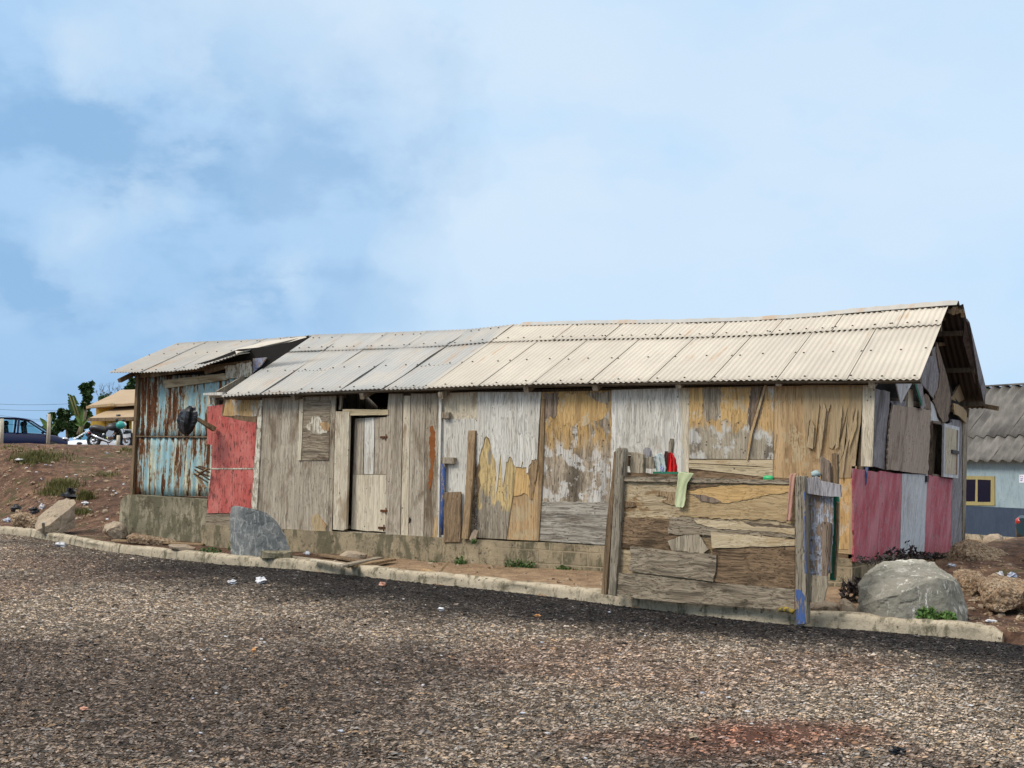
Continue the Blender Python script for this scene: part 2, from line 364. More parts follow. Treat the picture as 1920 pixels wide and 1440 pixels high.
def m_roof(name, a, c2, rustamt, metal=0.0, rough=.6):
    m, t, b = mat(name); v, raw, rn = t.coords()
    n1 = t.noise(t.scale(v, (1, .08, .08)), 9, 6, .6); n2 = t.noise(v, 1.1, 5, .6); n3 = t.noise(v, 40, 4, .6); n4 = t.noise(t.scale(v, (1, .2, .2)), 4, 6, .65)
    c = t.mix(t.step(n2, .3, .7), a, c2); c = t.mix(t.math('MULTIPLY', t.step(n1, .35, .7), .35), c, tuple(x*.7 for x in a))
    c = t.mix(t.math('MULTIPLY', t.step(rn, 0, 1), .22), c, tuple(x*.68 for x in c2))
    c = t.mix(t.math('MULTIPLY', t.step(n4, .66-.1*rustamt, .76-.1*rustamt), .55), c, (.40,.25,.13))
    c = t.mix(t.math('MULTIPLY', t.step(n3, .4, .7), .18), c, tuple(x*.6 for x in a))
    t.set(b.inputs['Base Color'], c); b.inputs['Roughness'].default_value = rough; b.inputs['Metallic'].default_value = metal
    bump(t, b, n3, .0015); return m
M_roofc = m_roof('cream_roof_sheet', (.58,.525,.435), (.49,.44,.37), .5)
M_roofg = m_roof('grey_zinc_roof_sheet', (.37,.38,.375), (.46,.425,.37), .9, .0, .5)
M_rooft = m_roof('dull_tin_roof_sheet', (.38,.37,.345), (.44,.40,.34), .9)
M_roofb = m_roof('old_fibre_roof_sheet', (.07,.066,.062), (.20,.185,.165), .3)
M_roofd = m_roof('darkened_underside_sheet', (.075,.06,.05), (.05,.042,.038), .2)  # sheet colour darkened, as the back slope's underside showed too bright
M_roofy = m_roof('brown_house_roof', (.42,.30,.18), (.36,.26,.155), .3)
M_nail = plain('dark_roof_nail', (.045,.03,.022), .6)
M_dark = plain('painted_interior_dark', (.012,.010,.009), .9)  # near-black colour standing for the unlit inside behind gaps and openings
def m_conc(name, a, c2, moss=.5, blocks=False, sc=1.0):
    m, t, b = mat(name); v, raw, _ = t.coords(0.0 if blocks else 37)
    n1 = t.noise(v, 2.2*sc, 7, .65); n2 = t.noise(t.scale(v, (1,1,.35)), 5*sc, 6, .7); n3 = t.noise(v, 34, 6, .75); n4 = t.noise(v, 9*sc, 6, .7)
    c = t.mix(t.step(n1, .3, .7), a, c2); c = t.mix(t.math('MULTIPLY', t.step(n3, .35, .7), .5), c, tuple(x*.55 for x in a))
    c = t.mix(t.math('MULTIPLY', t.step(n2, .62-.16*moss, .74-.16*moss), .8), c, (.085,.078,.045))
    c = t.mix(t.math('MULTIPLY', t.step(n4, .60, .66), .85), c, (.035,.03,.022)); c = t.mix(t.math('MULTIPLY', t.step(n4, .36, .30), .6), c, tuple(min(1, x*1.35) for x in a))
    n6 = t.noise(v, 3.4*sc, 8, .78); c = t.mix(t.math('MULTIPLY', t.step(n6, .53, .60), min(.8, moss*.7)), c, (.095,.082,.05)); c = t.mix(t.math('MULTIPLY', t.step(n6, .63, .68), min(.9, moss*.8)), c, (.025,.022,.016)); c = t.mix(t.math('MULTIPLY', t.step(n6, .36, .31), .6*moss), c, (.55,.48,.36))
    hgt = n3
    if blocks:
        br = t.new('ShaderNodeTexBrick'); rot = t.new('ShaderNodeCombineXYZ'); s2 = t.new('ShaderNodeSeparateXYZ'); t.l.new(raw, s2.inputs[0])
        wob = t.math('MULTIPLY', t.math('SUBTRACT', n4, .5), .03)
        t.set(rot.inputs[0], t.math('ADD', s2.outputs[0], wob)); t.set(rot.inputs[1], t.math('ADD', s2.outputs[2], t.math('ADD', wob, .02)))
        t.set(br.inputs['Vector'], rot.outputs[0]); br.inputs['Scale'].default_value = 1.0; br.inputs['Brick Width'].default_value = .40; br.inputs['Row Height'].default_value = .19; br.inputs['Mortar Size'].default_value = .013; br.inputs['Mortar Smooth'].default_value = .3
        vis = t.math('MULTIPLY', t.step(s2.outputs[0], -.6, 1.2), t.step(n1, .25, .5))
        f = t.math('MULTIPLY', br.outputs['Fac'], vis)
        c = t.mix(t.math('MULTIPLY', f, .75), c, (.36,.29,.19)); hgt = t.math('SUBTRACT', n3, t.math('MULTIPLY', f, 1.2))
    t.set(b.inputs['Base Color'], c); b.inputs['Roughness'].default_value = .92; bump(t, b, hgt, .012); return m
M_found = m_conc('stained_block_foundation', (.40,.32,.205), (.22,.18,.12), 1.0, True)
M_conc = m_conc('mossy_concrete', (.36,.31,.215), (.19,.17,.115), 1.1)
M_kerb = m_conc('kerb_concrete', (.52,.44,.32), (.36,.305,.22), .7, sc=1.4)
M_rockt = m_conc('tan_rock', (.42,.33,.235), (.30,.24,.18), .3, sc=1.6)
def m_crust():
    m, t, b = mat('crusty_earth_rock'); v, raw, _ = t.coords(); n1 = t.noise(v, 3, 7, .7); n2 = t.noise(v, 28, 6, .75); d1, c1 = t.vor(v, 17); d2, _ = t.vor(v, 38)
    c = t.mix(t.step(n1, .3, .68), (.34,.22,.13), (.58,.43,.28)); c = t.mix(t.step(n2, .42, .62), c, (.12,.075,.045))
    c = t.mix(t.math('MULTIPLY', t.step(d1, .30, .22), t.step(n1, .44, .54)), c, (.48,.39,.28)); c = t.mix(t.math('MULTIPLY', t.step(d2, .26, .18), t.step(n2, .40, .5)), c, (.55,.47,.36))
    t.set(b.inputs['Base Color'], c); b.inputs['Roughness'].default_value = .95; bump(t, b, t.math('SUBTRACT', n2, t.math('MULTIPLY', d1, 1.2)), .05); return m
M_crust = m_crust()
def m_veined():
    m, t, b = mat('veined_blue_grey_rock'); v, raw, _ = t.coords()
    n0 = t.noise(v, 3, 5, .6); w = t.new('ShaderNodeTexWave', wave_type='BANDS', bands_direction='DIAGONAL'); t.set(w.inputs['Vector'], t.scale(v, (1, .3, .45))); w.inputs['Scale'].default_value = 3.2; w.inputs['Distortion'].default_value = 9; w.inputs['Detail'].default_value = 5; w.inputs['Detail Scale'].default_value = 2.2
    n2 = t.noise(t.scale(v, (1.4, 1, .35)), 20, 7, .75)
    c = t.mix(t.step(n0, .3, .7), (.105,.115,.118), (.22,.225,.215)); c = t.mix(t.math('MULTIPLY', t.step(w.outputs['Fac'], .90, 1.0), .35), c, (.46,.46,.42))
    c = t.mix(t.math('MULTIPLY', t.step(n2, .52, .66), .7), c, (.50,.50,.46)); c = t.mix(t.math('MULTIPLY', t.step(n2, .40, .28), .7), c, (.035,.037,.037))
    t.set(b.inputs['Base Color'], c); b.inputs['Roughness'].default_value = .7; bump(t, b, n2, .02); return m
M_vein = m_veined()
def m_bould():
    m, t, b = mat('grey_boulder_with_white_mineral'); v, raw, _ = t.coords()
    n0 = t.noise(v, 2.4, 5, .6); n1 = t.noise(v, 30, 7, .75); n2 = t.noise(t.scale(v, (1.3,1.3,.5)), 4.5, 7, .72); n3 = t.noise(v, 5, 5, .6)
    c = t.mix(t.step(n0, .3, .7), (.31,.295,.24), (.46,.44,.37)); c = t.mix(t.math('MULTIPLY', t.step(n1, .42, .7), .5), c, (.10,.09,.07))
    c = t.mix(t.math('MULTIPLY', t.step(n3, .54, .66), .6), c, (.11,.105,.085)); c = t.mix(t.math('MULTIPLY', t.step(n2, .585, .63), .85), c, (.66,.64,.57))
    sp = t.new('ShaderNodeSeparateXYZ'); t.l.new(raw, sp.inputs[0])      # below a slanting, ragged line the stone is darker and veined with white
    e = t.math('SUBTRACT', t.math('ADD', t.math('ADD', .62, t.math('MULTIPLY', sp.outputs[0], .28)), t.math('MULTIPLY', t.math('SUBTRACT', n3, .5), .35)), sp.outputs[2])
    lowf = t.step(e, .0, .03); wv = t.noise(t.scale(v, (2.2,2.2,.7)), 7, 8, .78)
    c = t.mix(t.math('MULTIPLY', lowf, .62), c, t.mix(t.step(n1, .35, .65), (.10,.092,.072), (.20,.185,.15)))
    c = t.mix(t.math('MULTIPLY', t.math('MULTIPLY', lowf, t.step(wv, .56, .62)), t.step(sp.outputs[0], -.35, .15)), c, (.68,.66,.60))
    t.set(b.inputs['Base Color'], c); b.inputs['Roughness'].default_value = .85; bump(t, b, t.math('ADD', n1, t.math('MULTIPLY', n0, 2)), .015); return m
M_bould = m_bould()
def m_dirt():
    m, t, b = mat('red_brown_earth'); v, raw, _ = t.coords(0)
    n0 = t.noise(raw, .55, 6, .6); n1 = t.noise(raw, 5, 8, .72); n2 = t.noise(raw, 30, 6, .7); n3 = t.noise(t.vmath('ADD', raw, (31, 7, 0)), .8, 6, .62)
    c = t.mix(t.step(n0, .3, .7), (.14,.076,.046), (.25,.145,.09)); c = t.mix(t.step(n1, .36, .62), c, (.065,.034,.022))
    c = t.mix(t.math('MULTIPLY', t.step(n1, .36, .22), .7), c, (.36,.24,.15))
    vd, vc = t.vor(raw, 16); c = t.mix(t.math('MULTIPLY', t.step(vd, .27, .18), t.step(t.noise(raw, 2.2, 3), .50, .60)), c, (.40,.31,.22))
    sp = t.new('ShaderNodeSeparateXYZ'); t.l.new(raw, sp.inputs[0])
    gm = t.math('MULTIPLY', t.step(n3, .53, .62), t.step(n1, .42, .55))
    c = t.mix(t.math('MULTIPLY', gm, .75), c, (.075,.075,.025))
    rt = t.math('MULTIPLY', t.math('MULTIPLY', t.step(sp.outputs[0], -8.5, -6.5), .7), t.step(sp.outputs[0], .9, -.3))     # paler sandy fill in front of the long wall
    c = t.mix(rt, c, t.mix(t.step(n1, .35, .65), (.50,.35,.21), (.30,.20,.12)))
    t.set(b.inputs['Base Color'], c); b.inputs['Roughness'].default_value = .95
    bump(t, b, t.math('ADD', t.math('MULTIPLY', n1, 1.4), t.math('MULTIPLY', n2, .5)), .06); return m
M_dirt = m_dirt()
def m_vcol(name, mul=1.0, rough=.9, bmp=.0, spk=True):
    m, t, b = mat(name); a = t.new('ShaderNodeVertexColor', layer_name='col'); c = a.outputs[0]
    v, raw, _ = t.coords(0)
    if spk:
        n = t.noise(raw, 55, 5, .75); n2 = t.noise(raw, 4, 5, .6)
        c = t.mix(t.step(n, .32, .7), t.mix(1.0, c, (.45,.45,.45), 'MULTIPLY'), t.mix(1.0, c, (1.5,1.4,1.3), 'MULTIPLY'))
        c = t.mix(t.math('MULTIPLY', t.step(n2, .35, .7), .4), c, t.mix(1.0, c, (.6,.6,.6), 'MULTIPLY'))
        bump(t, b, n, .02)
    t.set(b.inputs['Base Color'], c); b.inputs['Roughness'].default_value = rough; return m
M_lot = m_vcol('gravel_lot_soil'); M_chip = m_vcol('gravel_chip', spk=False, rough=.8)
def m_leaf(name, a, c2, trans=.25):
    m, t, b = mat(name); v, raw, _ = t.coords(); n = t.noise(v, 3, 4, .6); g = t.new('ShaderNodeNewGeometry')
    c = t.mix(t.step(n, .3, .7), a, c2); c = t.mix(t.math('MULTIPLY', g.outputs['Random Per Island'], .5), c, tuple(x*.45 for x in a))
    t.set(b.inputs['Base Color'], c); b.inputs['Roughness'].default_value = .55
    return m
M_leafd = m_leaf('dark_green_leaf', (.035,.075,.02), (.055,.11,.03)); M_leafg = m_leaf('green_leaf', (.05,.10,.025), (.08,.15,.035)); M_leafb = m_leaf('bright_green_weed', (.07,.15,.03), (.12,.21,.05))
M_leafp = m_leaf('dark_purple_green_creeper', (.028,.02,.022), (.05,.04,.035)); M_leafo = m_leaf('dry_olive_weed', (.12,.12,.035), (.19,.17,.06)); M_leafy = m_leaf('banana_leaf', (.10,.19,.05), (.16,.26,.07))
M_bark = plain('grey_bark', (.24,.19,.14), .9); M_twig = plain('bare_twig', (.13,.10,.08), .9)
def cloth(name, c, c2=None, rough=.8, sc=8):
    m, t, b = mat(name); v, raw, _ = t.coords(); n = t.noise(t.scale(v, (1,1,.4)), sc, 4, .6)
    t.set(b.inputs['Base Color'], t.mix(t.step(n, .35, .65), c, c2 or tuple(x*.8 for x in c))); b.inputs['Roughness'].default_value = rough; bump(t, b, n, .01); return m
M_car = plain('dark_blue_car_paint', (.006,.011,.05), .35, 0, .35, .05); M_carw = plain('white_car_paint', (.75,.75,.76), .3, 0, .5, .03); M_cart = plain('teal_car_paint', (.010,.035,.048), .3, 0, .5, .05)
M_tyre = plain('black_tyre', (.02,.02,.022), .85); M_chrome = plain('bright_metal', (.6,.6,.62), .25, 1.0, .5, .05); M_blk = plain('black_plastic', (.015,.015,.017), .45, 0, .5)
M_bag = cloth('black_polythene', (.012,.012,.014), (.02,.02,.022), .28)
def m_glass(name, c, rough=.08):
    m, t, b = mat(name); t.set(b.inputs['Base Color'], (*c, 1)); b.inputs['Roughness'].default_value = rough; b.inputs['Specular IOR Level'].default_value = .9; return m
M_win = m_glass('dark_blue_window_glass', (.004,.006,.022), .12)
def m_cglass():
    m, t, b = mat('car_window_glass'); t.set(b.inputs['Base Color'], (.55,.72,.74,1)); b.inputs['Transmission Weight'].default_value = 1.0; b.inputs['Roughness'].default_value = .02; b.inputs['IOR'].default_value = 1.02; b.inputs['Specular IOR Level'].default_value = .6; return m
M_cglass = m_cglass()
M_redl = plain('red_lamp_lens', (.35,.02,.012), .2, 0, .7); M_amber = plain('amber_lamp_lens', (.8,.22,.02), .2, 0, .7)
# ------------------------------------------------------------------ ground
KP = [(-60,996),(0,1002),(58,1008),(187,1034),(292,1047),(408,1060),(554,1070),(700,1086),(800,1097),(904,1107),(1029,1121),(1117,1133),(1196,1143),(1300,1156),(1400,1167),(1513,1178),(1647,1187),(1780,1199),(1878,1208)]
K = [atZ(x, y, 0)[:2] for x, y in KP]
K = [(-60., 12.), (-24., 2.6)] + [tuple(k) for k in K]
KE = K + [(2.6, -3.55), (4., -4.4), (8., -5.6), (40., -9.)]
kx = np.array([k[0] for k in KE]); ky = np.array([k[1] for k in KE])
def yk(x): return np.interp(x, kx, ky)
def sd(x, y):      # signed distance to the kerb's foot, positive behind it
    return (y-yk(x))*np.cos(np.arctan((yk(x+.2)-yk(x-.2))/.4))
def ground_h(x, y):
    x = np.asarray(x, float); y = np.asarray(y, float); s = sd(x, y); d = np.hypot(x-C[0], y-C[1])
    h = np.where(s < .08, -.04, .085+.05*fbm(x*1.3, y*1.3, 3, 5)+.035*fbm(x*5, y*5, 3, 9)-.02)
    ml = sst(-x, 9., 13.5)
    ramp = 1.79*sst(d, 22.2, 35.5)+.5*(fbm(x*.35, y*.35, 4, 3)-.5)*sst(d, 23, 26)*(1-sst(d, 31, 35))+.16*(fbm(x*1.6, y*1.6, 4, 8)-.5)*sst(d, 22.5, 24)*(1-sst(d, 33, 36))
    h = h+ml*ramp*sst(s, .3, 2.6)
    mr = sst(x, -.6, .9)*(s > 0)
    h = h+mr*(.30*sst(y, -2.2, 2.5)+.25*(fbm(x*1.2, y*1.2, 4, 21)-.5)*sst(s, .2, 1.2))
    far = sst(y, 6.5, 19)*(1-ml)
    h = h-far*.85
    return h
xs = np.unique(np.concatenate([np.array([-1500,-900,-500,-300,-200,-140,-110,-90,-75,-64,-56,-50]), np.arange(-45, -19, .4), np.arange(-19, 6, .14), np.arange(6, 14, .5), np.array([16,19,23,28,35,45,60,90,150,300,600,1500.])]))
ys = np.unique(np.concatenate([np.array([-1500,-600,-250,-120,-60,-35,-24]), np.arange(-18, -4, .8), np.arange(-4, 8, .14), np.arange(8, 32, .5), np.array([34,37,41,46,52,60,70,85,105,140,200,400,800,1500.])]))
X, Y = np.meshgrid(xs, ys); H = ground_h(X, Y)
def grid_mesh(name, X, Y, H, mats):
    ny, nx = X.shape; me = bpy.data.meshes.new(name); co = np.stack([X, Y, H], -1).reshape(-1, 3)
    i = np.arange(nx*ny).reshape(ny, nx); f = np.stack([i[:-1,:-1], i[:-1,1:], i[1:,1:], i[1:,:-1]], -1).reshape(-1, 4)
    me.vertices.add(len(co)); me.vertices.foreach_set('co', co.ravel().astype(np.float32))
    me.loops.add(f.size); me.loops.foreach_set('vertex_index', f.ravel().astype(np.int32))
    me.polygons.add(len(f)); me.polygons.foreach_set('loop_start', np.arange(0, f.size, 4, dtype=np.int32))
    me.polygons.foreach_set('use_smooth', np.ones(len(f), bool)); me.update(calc_edges=True); me.materials.append(mats)
    return link(bpy.data.objects.new(name, me))
tag(grid_mesh('ground', X, Y, H, M_dirt), kind='structure')
# the gravel lot: one sheet on the camera side of the kerb
def lot_col(x, y):
    """soil / chip tint of the lot: charred band by the kerb, red soil patch, browner left"""
    s = -sd(x, y); n = fbm(x*.55, y*.55, 4, 2); n2 = fbm(x*1.7, y*1.7, 4, 12); n3 = fbm(x*.22+5, y*.3, 3, 33)
    wid = np.interp(x, [-18, -14, -10, -7, -4, -2, 0, 2, 5], [.8, 1.4, 3.4, 3.9, 3.8, 3.0, 2.3, 3.2, 3.4])
    st = 1-sst(s+(n-.5)*1.6+(n2-.5)*.8, .25*wid, wid*1.05)
    st = st*np.interp(x, [-18, -12, -9, 5], [.25, .5, .95, 1.])
    c0 = np.array([.37, .285, .205]); cd = np.array([.022, .018, .017]); cl = np.array([.145, .105, .078]); crd = np.array([.24, .085, .045])
    rp = atZ(1430, 1385, 0); dd = np.hypot((x-rp[0])*np.cos(.5)+(y-rp[1])*np.sin(.5), ((y-rp[1])*np.cos(.5)-(x-rp[0])*np.sin(.5))*1.5)
    red = (1-sst(dd+(n2-.5)*1.1, .1, 1.15))*.85+.25*(n3 > .62)*sst(n3, .6, .7)
    lp = atZ(250, 1300, 0); dl = np.hypot(x-lp[0], y-lp[1]); lf = .9*(1-sst(dl+(n-.5)*5.0, 1.0, 6.0))
    lp2 = atZ(640, 1420, 0); d2 = np.hypot((x-lp2[0]), (y-lp2[1])*1.6); lf = np.maximum(lf, .8*(1-sst(d2+(n2-.5)*.6, .2, 1.0)))
    md = sst(n2*.6+n*.4, .60, .44)*.0 + (1-sst(n*.5+n2*.5, .38, .52))*.3
    def mx(a, b, f): return a*(1-f[..., None])+b*f[..., None]
    c = np.broadcast_to(c0, x.shape+(3,)).copy(); c = mx(c, cl, np.clip(lf+md, 0, 1)); c = mx(c, crd, np.clip(red, 0, 1)); c = mx(c, cd, np.clip(st, 0, 1))
    return c, np.clip(red, 0, 1), np.clip(st, 0, 1)
xl = np.unique(np.concatenate([np.arange(-30, -19, .6), np.arange(-19, 6, .11), np.arange(6, 16, .8)])); tt = np.concatenate([np.linspace(0, 8, 90)[:-1], np.linspace(8, 26, 12)])
Xl, Tl = np.meshgrid(xl, tt); Yl = yk(Xl)+.03-Tl
Hl = .004+.018*(fbm(Xl*1.5, Yl*1.5, 4, 4)-.5)*sst(Tl, .0, .4)+.02*(fbm(Xl*.4, Yl*.4, 3, 14)-.5)*sst(Tl, .3, 2)
Hl = Hl+.012
lot = grid_mesh('gravel_lot', Xl, Yl, Hl, M_lot); tag(lot, kind='structure')
cc, _, _ = lot_col(Xl, Yl); ca = lot.data.color_attributes.new('col', 'FLOAT_COLOR', 'POINT')
ca.data.foreach_set('color', np.concatenate([cc.reshape(-1, 3)*.42, np.ones((cc.shape[0]*cc.shape[1], 1))], 1).ravel().astype(np.float32))
# loose chips of stone and wood lying on it: uncountable
def chips():
    g = np.random.default_rng(5)
    N = 400000
    d = 4.6+(g.random(N)**1.15)*24; az = g.uniform(rad(-28), rad(34), N)-rad(30.54)      # plan fan in front of the viewer, wider than the view
    x = C[0]+d*np.sin(az); y = C[1]+d*np.cos(az)
    s = sd(x, y); ok = (s < -.01) & (x > -29) & (x < 15); x, y, d, s = x[ok], y[ok], d[ok], s[ok]; N = len(x)
    col, red, st = lot_col(x, y)
    keep = g.random(N) > np.clip(red*.75, 0, 1); x, y, d, s, col, st, red = x[keep], y[keep], d[keep], s[keep], col[keep], st[keep], red[keep]; N = len(x)
    z = .016+.018*(fbm(x*1.5, y*1.5, 4, 4)-.5)*sst(-s, .0, .4)+.02*(fbm(x*.4, y*.4, 3, 14)-.5)*sst(-s, .3, 2)
    L = np.exp(g.normal(np.log(.0165), .42, N)); L = np.clip(L, .006, .045); Wd = L*g.uniform(.25, .62, N); T = L*g.uniform(.12, .38, N)
    # chips lie loosely aligned in drifts
    ang = g.normal(0, .75, N)+rad(8)+1.2*(fbm(x*.5, y*.5, 3, 44)-.5)
    ca_, sa_ = np.cos(ang), np.sin(ang)
    # 8 verts: ragged hexagon base + two ridge points
    bx = np.array([-1, -.45, .5, 1, .4, -.55]); by = np.array([.1, .9, 1, -.1, -1, -.8])
    lx = bx[None]*L[:, None]*(1+g.uniform(-.25, .25, (N, 6))); ly = by[None]*Wd[:, None]*(1+g.uniform(-.35, .35, (N, 6)))
    rx = np.stack([-.4*L, .45*L], 1)*(1+g.uniform(-.3, .3, (N, 2))); ry = np.zeros((N, 2))+Wd[:, None]*g.uniform(-.5, .5, (N, 2))
    ax = np.concatenate([lx, rx], 1); ay = np.concatenate([ly, ry], 1); az_ = np.concatenate([np.zeros((N, 6)), T[:, None]*np.ones((N, 2))*(1+g.uniform(-.2, .2, (N, 2)))], 1)
    tx, ty = g.normal(0, .16, N), g.normal(0, .16, N)
    az_ = az_+ax*tx[:, None]+ay*ty[:, None]
    wx = x[:, None]+ax*ca_[:, None]-ay*sa_[:, None]; wy = y[:, None]+ax*sa_[:, None]+ay*ca_[:, None]; wz = z[:, None]+az_+.001
    co = np.stack([wx, wy, wz], -1).reshape(-1, 3)
    fq = np.array([[0,5,7,6],[5,4,7,7],[4,3,7,7],[3,2,7,7],[2,1,6,7],[1,0,6,6]])
    quads = np.array([[1,2,7,6],[0,6,7,5]]); tris = np.array([[0,1,6],[2,3,7],[3,4,7],[4,5,7]])
    base = (np.arange(N)*8)[:, None, None]
    q = (quads[None]+base).reshape(-1, 4); t3 = (tris[None]+base).reshape(-1, 3)
    me = bpy.data.meshes.new('gravel_chips'); me.vertices.add(len(co)); me.vertices.foreach_set('co', co.ravel().astype(np.float32))
    idx = np.concatenate([q.ravel(), t3[:, ::-1].ravel()]).astype(np.int32)
    me.loops.add(len(idx)); me.loops.foreach_set('vertex_index', idx)
    me.polygons.add(len(q)+len(t3)); me.polygons.foreach_set('loop_start', np.concatenate([np.arange(0, q.size, 4), q.size+np.arange(0, t3.size, 3)]).astype(np.int32))
    me.update(calc_edges=True)
    # colour: mostly tan and grey flakes, some pale, some near black
    k = g.random(N); bright = np.where(k < .38, g.uniform(.2, .6, N), np.where(k < .80, g.uniform(.7, 1.5, N), g.uniform(1.35, 2.1, N)))
    hue = g.normal(0, 1, N)[:, None]*np.array([.07, .0, -.10]); tint = 1+hue
    grey = g.random(N)[:, None]*.35; cc = col*tint*1.0; lum = cc.mean(1, keepdims=True); cc = cc*(1-grey)+lum*grey
    cc = cc*bright[:, None]; cc = np.where((st[:, None] > .4) & (g.random(N)[:, None] < .10), cc*2.2+.03, cc); mxv = cc.max(1, keepdims=True); cc = np.where(mxv > .62, cc*.62/mxv, cc); cc = np.maximum(cc, .008)
    a = me.color_attributes.new('col', 'FLOAT_COLOR', 'POINT')
    a.data.foreach_set('color', np.repeat(np.concatenate([cc, np.ones((N, 1))], 1), 8, 0).ravel().astype(np.float32))
    me.materials.append(M_chip); o = link(bpy.data.objects.new('gravel_chips', me)); tag(o, 'loose flakes of tan and grey gravel covering the lot', 'gravel', kind='stuff')
chips()
# ------------------------------------------------------------------ kerb
def kerb():
    mb = MB(); pts = [np.array([k[0], k[1]]) for k in K[1:]]; rs = []
    for a, b in zip(pts[:-1], pts[1:]):
        L = np.linalg.norm(b-a); n = max(1, int(L/.09))
        rs += [a+(b-a)*i/n for i in range(n)]
    rs.append(pts[-1]); rs = np.array(rs); N = len(rs)
    cum = np.concatenate([[0], np.cumsum(np.linalg.norm(np.diff(rs, axis=0), axis=1))]); vs = []; pr = 9
    for i in range(N):
        d = rs[min(i+1, N-1)]-rs[max(i-1, 0)]; d /= np.linalg.norm(d); nn = np.array([-d[1], d[0]])
        joint = (cum[i] % .95) < .09; end = max(0, 1-(cum[-1]-cum[i])/.16)
        h = .155+.012*(vnoise(np.array([cum[i]*2.]), np.array([3.]), 1)[0]-.5)-(.014 if joint else 0)-.06*end**2; w = .17-(.01 if joint else 0)-.05*end
        for j, (o, z) in enumerate([(.0, -.05), (.0, .03), (.004, h*.6), (.008, h-.03), (.03, h), (w*.6, h+.004), (w-.03, h), (w, h-.03), (w, -.05)]):
            jx = .022*(fbm(np.array([cum[i]*2.6+j]), np.array([j*3.]), 3, 2)[0]-.5)*2; q = rs[i]+nn*(o+jx+(.0 if o > .05 else .03*end))
            vs.append((q[0], q[1], z+jx*.8 if z > 0 else z))
    fs = [(i*pr+j, (i+1)*pr+j, (i+1)*pr+j+1, i*pr+j+1) for i in range(N-1) for j in range(pr-1)]
    fs.append(tuple(range((N-1)*pr, N*pr)))
    mb.add(vs, fs, 0, True); o = mb.build('kerb', M_kerb); tag(o, kind='structure')
kerb()
# ------------------------------------------------------------------ corrugated sheet
def sheet(mb, A, B, Cc, D, wave=.076, amp=.009, rows=5, th=.004, warp=0.0, seed=0, nails=(), m=0, nm=1, trap=False, wl=0.0, ns=3):
    """A..B along the eave, D..C along the ridge; corrugations run from eave to ridge"""
    A, B, Cc, D = [np.array(p, float) for p in (A, B, Cc, D)]; r = random.Random(seed)
    nrm = np.cross(B-A, D-A); nrm /= np.linalg.norm(nrm); Wm = np.linalg.norm(B-A); nw = max(1, round(Wm/wave)); nc = nw*8
    ck = [r.uniform(-warp, warp) for _ in range(6)]
    def P(u, s):
        p = (A*(1-u)+B*u)*(1-s)+(D*(1-u)+Cc*u)*s; ph = 2*math.pi*u*nw
        o = amp*math.cos(ph)
        if trap: o = amp*max(-1, min(1, 1.9*math.cos(ph)))
        o += ck[0]*(1-s)*(1-u)+ck[1]*(1-s)*u+ck[2]*math.sin(math.pi*s)*u+ck[3]*math.sin(math.pi*s)*(1-u)+ck[4]*math.sin(2*math.pi*s)
        return p+nrm*o
    vs = []
    for k in (0, 1):
        for j in range(rows+1):
            for i in range(nc+1): vs.append(P(i/nc, j/rows)-nrm*th*k)
    n1 = (nc+1)*(rows+1); fs = []
    for j in range(rows):
        for i in range(nc):
            a = j*(nc+1)+i; q = (a, a+1, a+nc+2, a+nc+1); fs.append(q); fs.append(tuple(x+n1 for x in q[::-1]))
    for i in range(nc): fs.append((i, i+n1, i+1+n1, i+1)); b = rows*(nc+1)+i; fs.append((b+1, b+1+n1, b+n1, b))
    for j in range(rows):
        a = j*(nc+1); fs.append((a, a+nc+1, a+nc+1+n1, a+n1)); b = a+nc; fs.append((b+nc+1, b, b+n1, b+nc+1+n1))
    mb.add(vs, fs, m, True)
    for s in nails:
        i = r.randint(0, ns-1)
        while i <= nw:
            u = min(.985, max(.015, i/nw)); c = P(u, min(.985, max(.01, s+r.uniform(-.012, .012))))
            mb.tube([c-nrm*.002, c+nrm*.009, c+nrm*.013], [.015, .012, .003], 7, nm)
            i += max(2, ns+r.randint(-1, 1))
    return P
# ------------------------------------------------------------------ the long wooden shack
YE, YR, YB = -.27, 2.3, 4.85
shack = thing('wooden_shack', (-5.0, 2.2, 0), 'long patchwork shack of weathered ply and boards under a corrugated roof', 'shack')
def curve(pts, Yp):
    P = np.array([atY(x, y, Yp) for x, y in pts]); return lambda X: np.array([X, Yp, np.interp(X, P[:, 0], P[:, 2])])
EP = [(415,743),(480,739),(540,737),(600,734),(640,733),(700,730),(800,727),(900,723),(1000,720),(1150,717),(1300,714),(1450,712),(1600,712),(1725,711)]
RP = [(585,629),(620,628),(700,626),(800,622),(870,620),(945,613),(960,610),(1100,606),(1280,604),(1400,601),(1500,595),(1640,583),(1780,572)]
eave = curve(EP, YE); ridge = curve(RP, YR)
xe0, xe1 = atY(*EP[0], YE)[0], atY(*EP[-1], YE)[0]; xr0, xr1 = atY(*RP[0], YR)[0], atY(*RP[-1], YR)[0]
xb = atY(800, 727, YE)[0]
LX = [xe0+(xb-xe0)*i/5 for i in range(5)]+[xb+(xe1-xb)*i/8 for i in range(9)]
def rx(x):
    return np.interp(x, [xe0, xb, xe1], [xr0, xb-.02, xr1])
def rp_(x, s, lift=0.0):
    e = eave(x); r = ridge(rx(x)); p = e*(1-s)+r*s; return p+np.array([0, -.42, .90])*lift
roof = MB(); lapS = .695
roofo = MB()
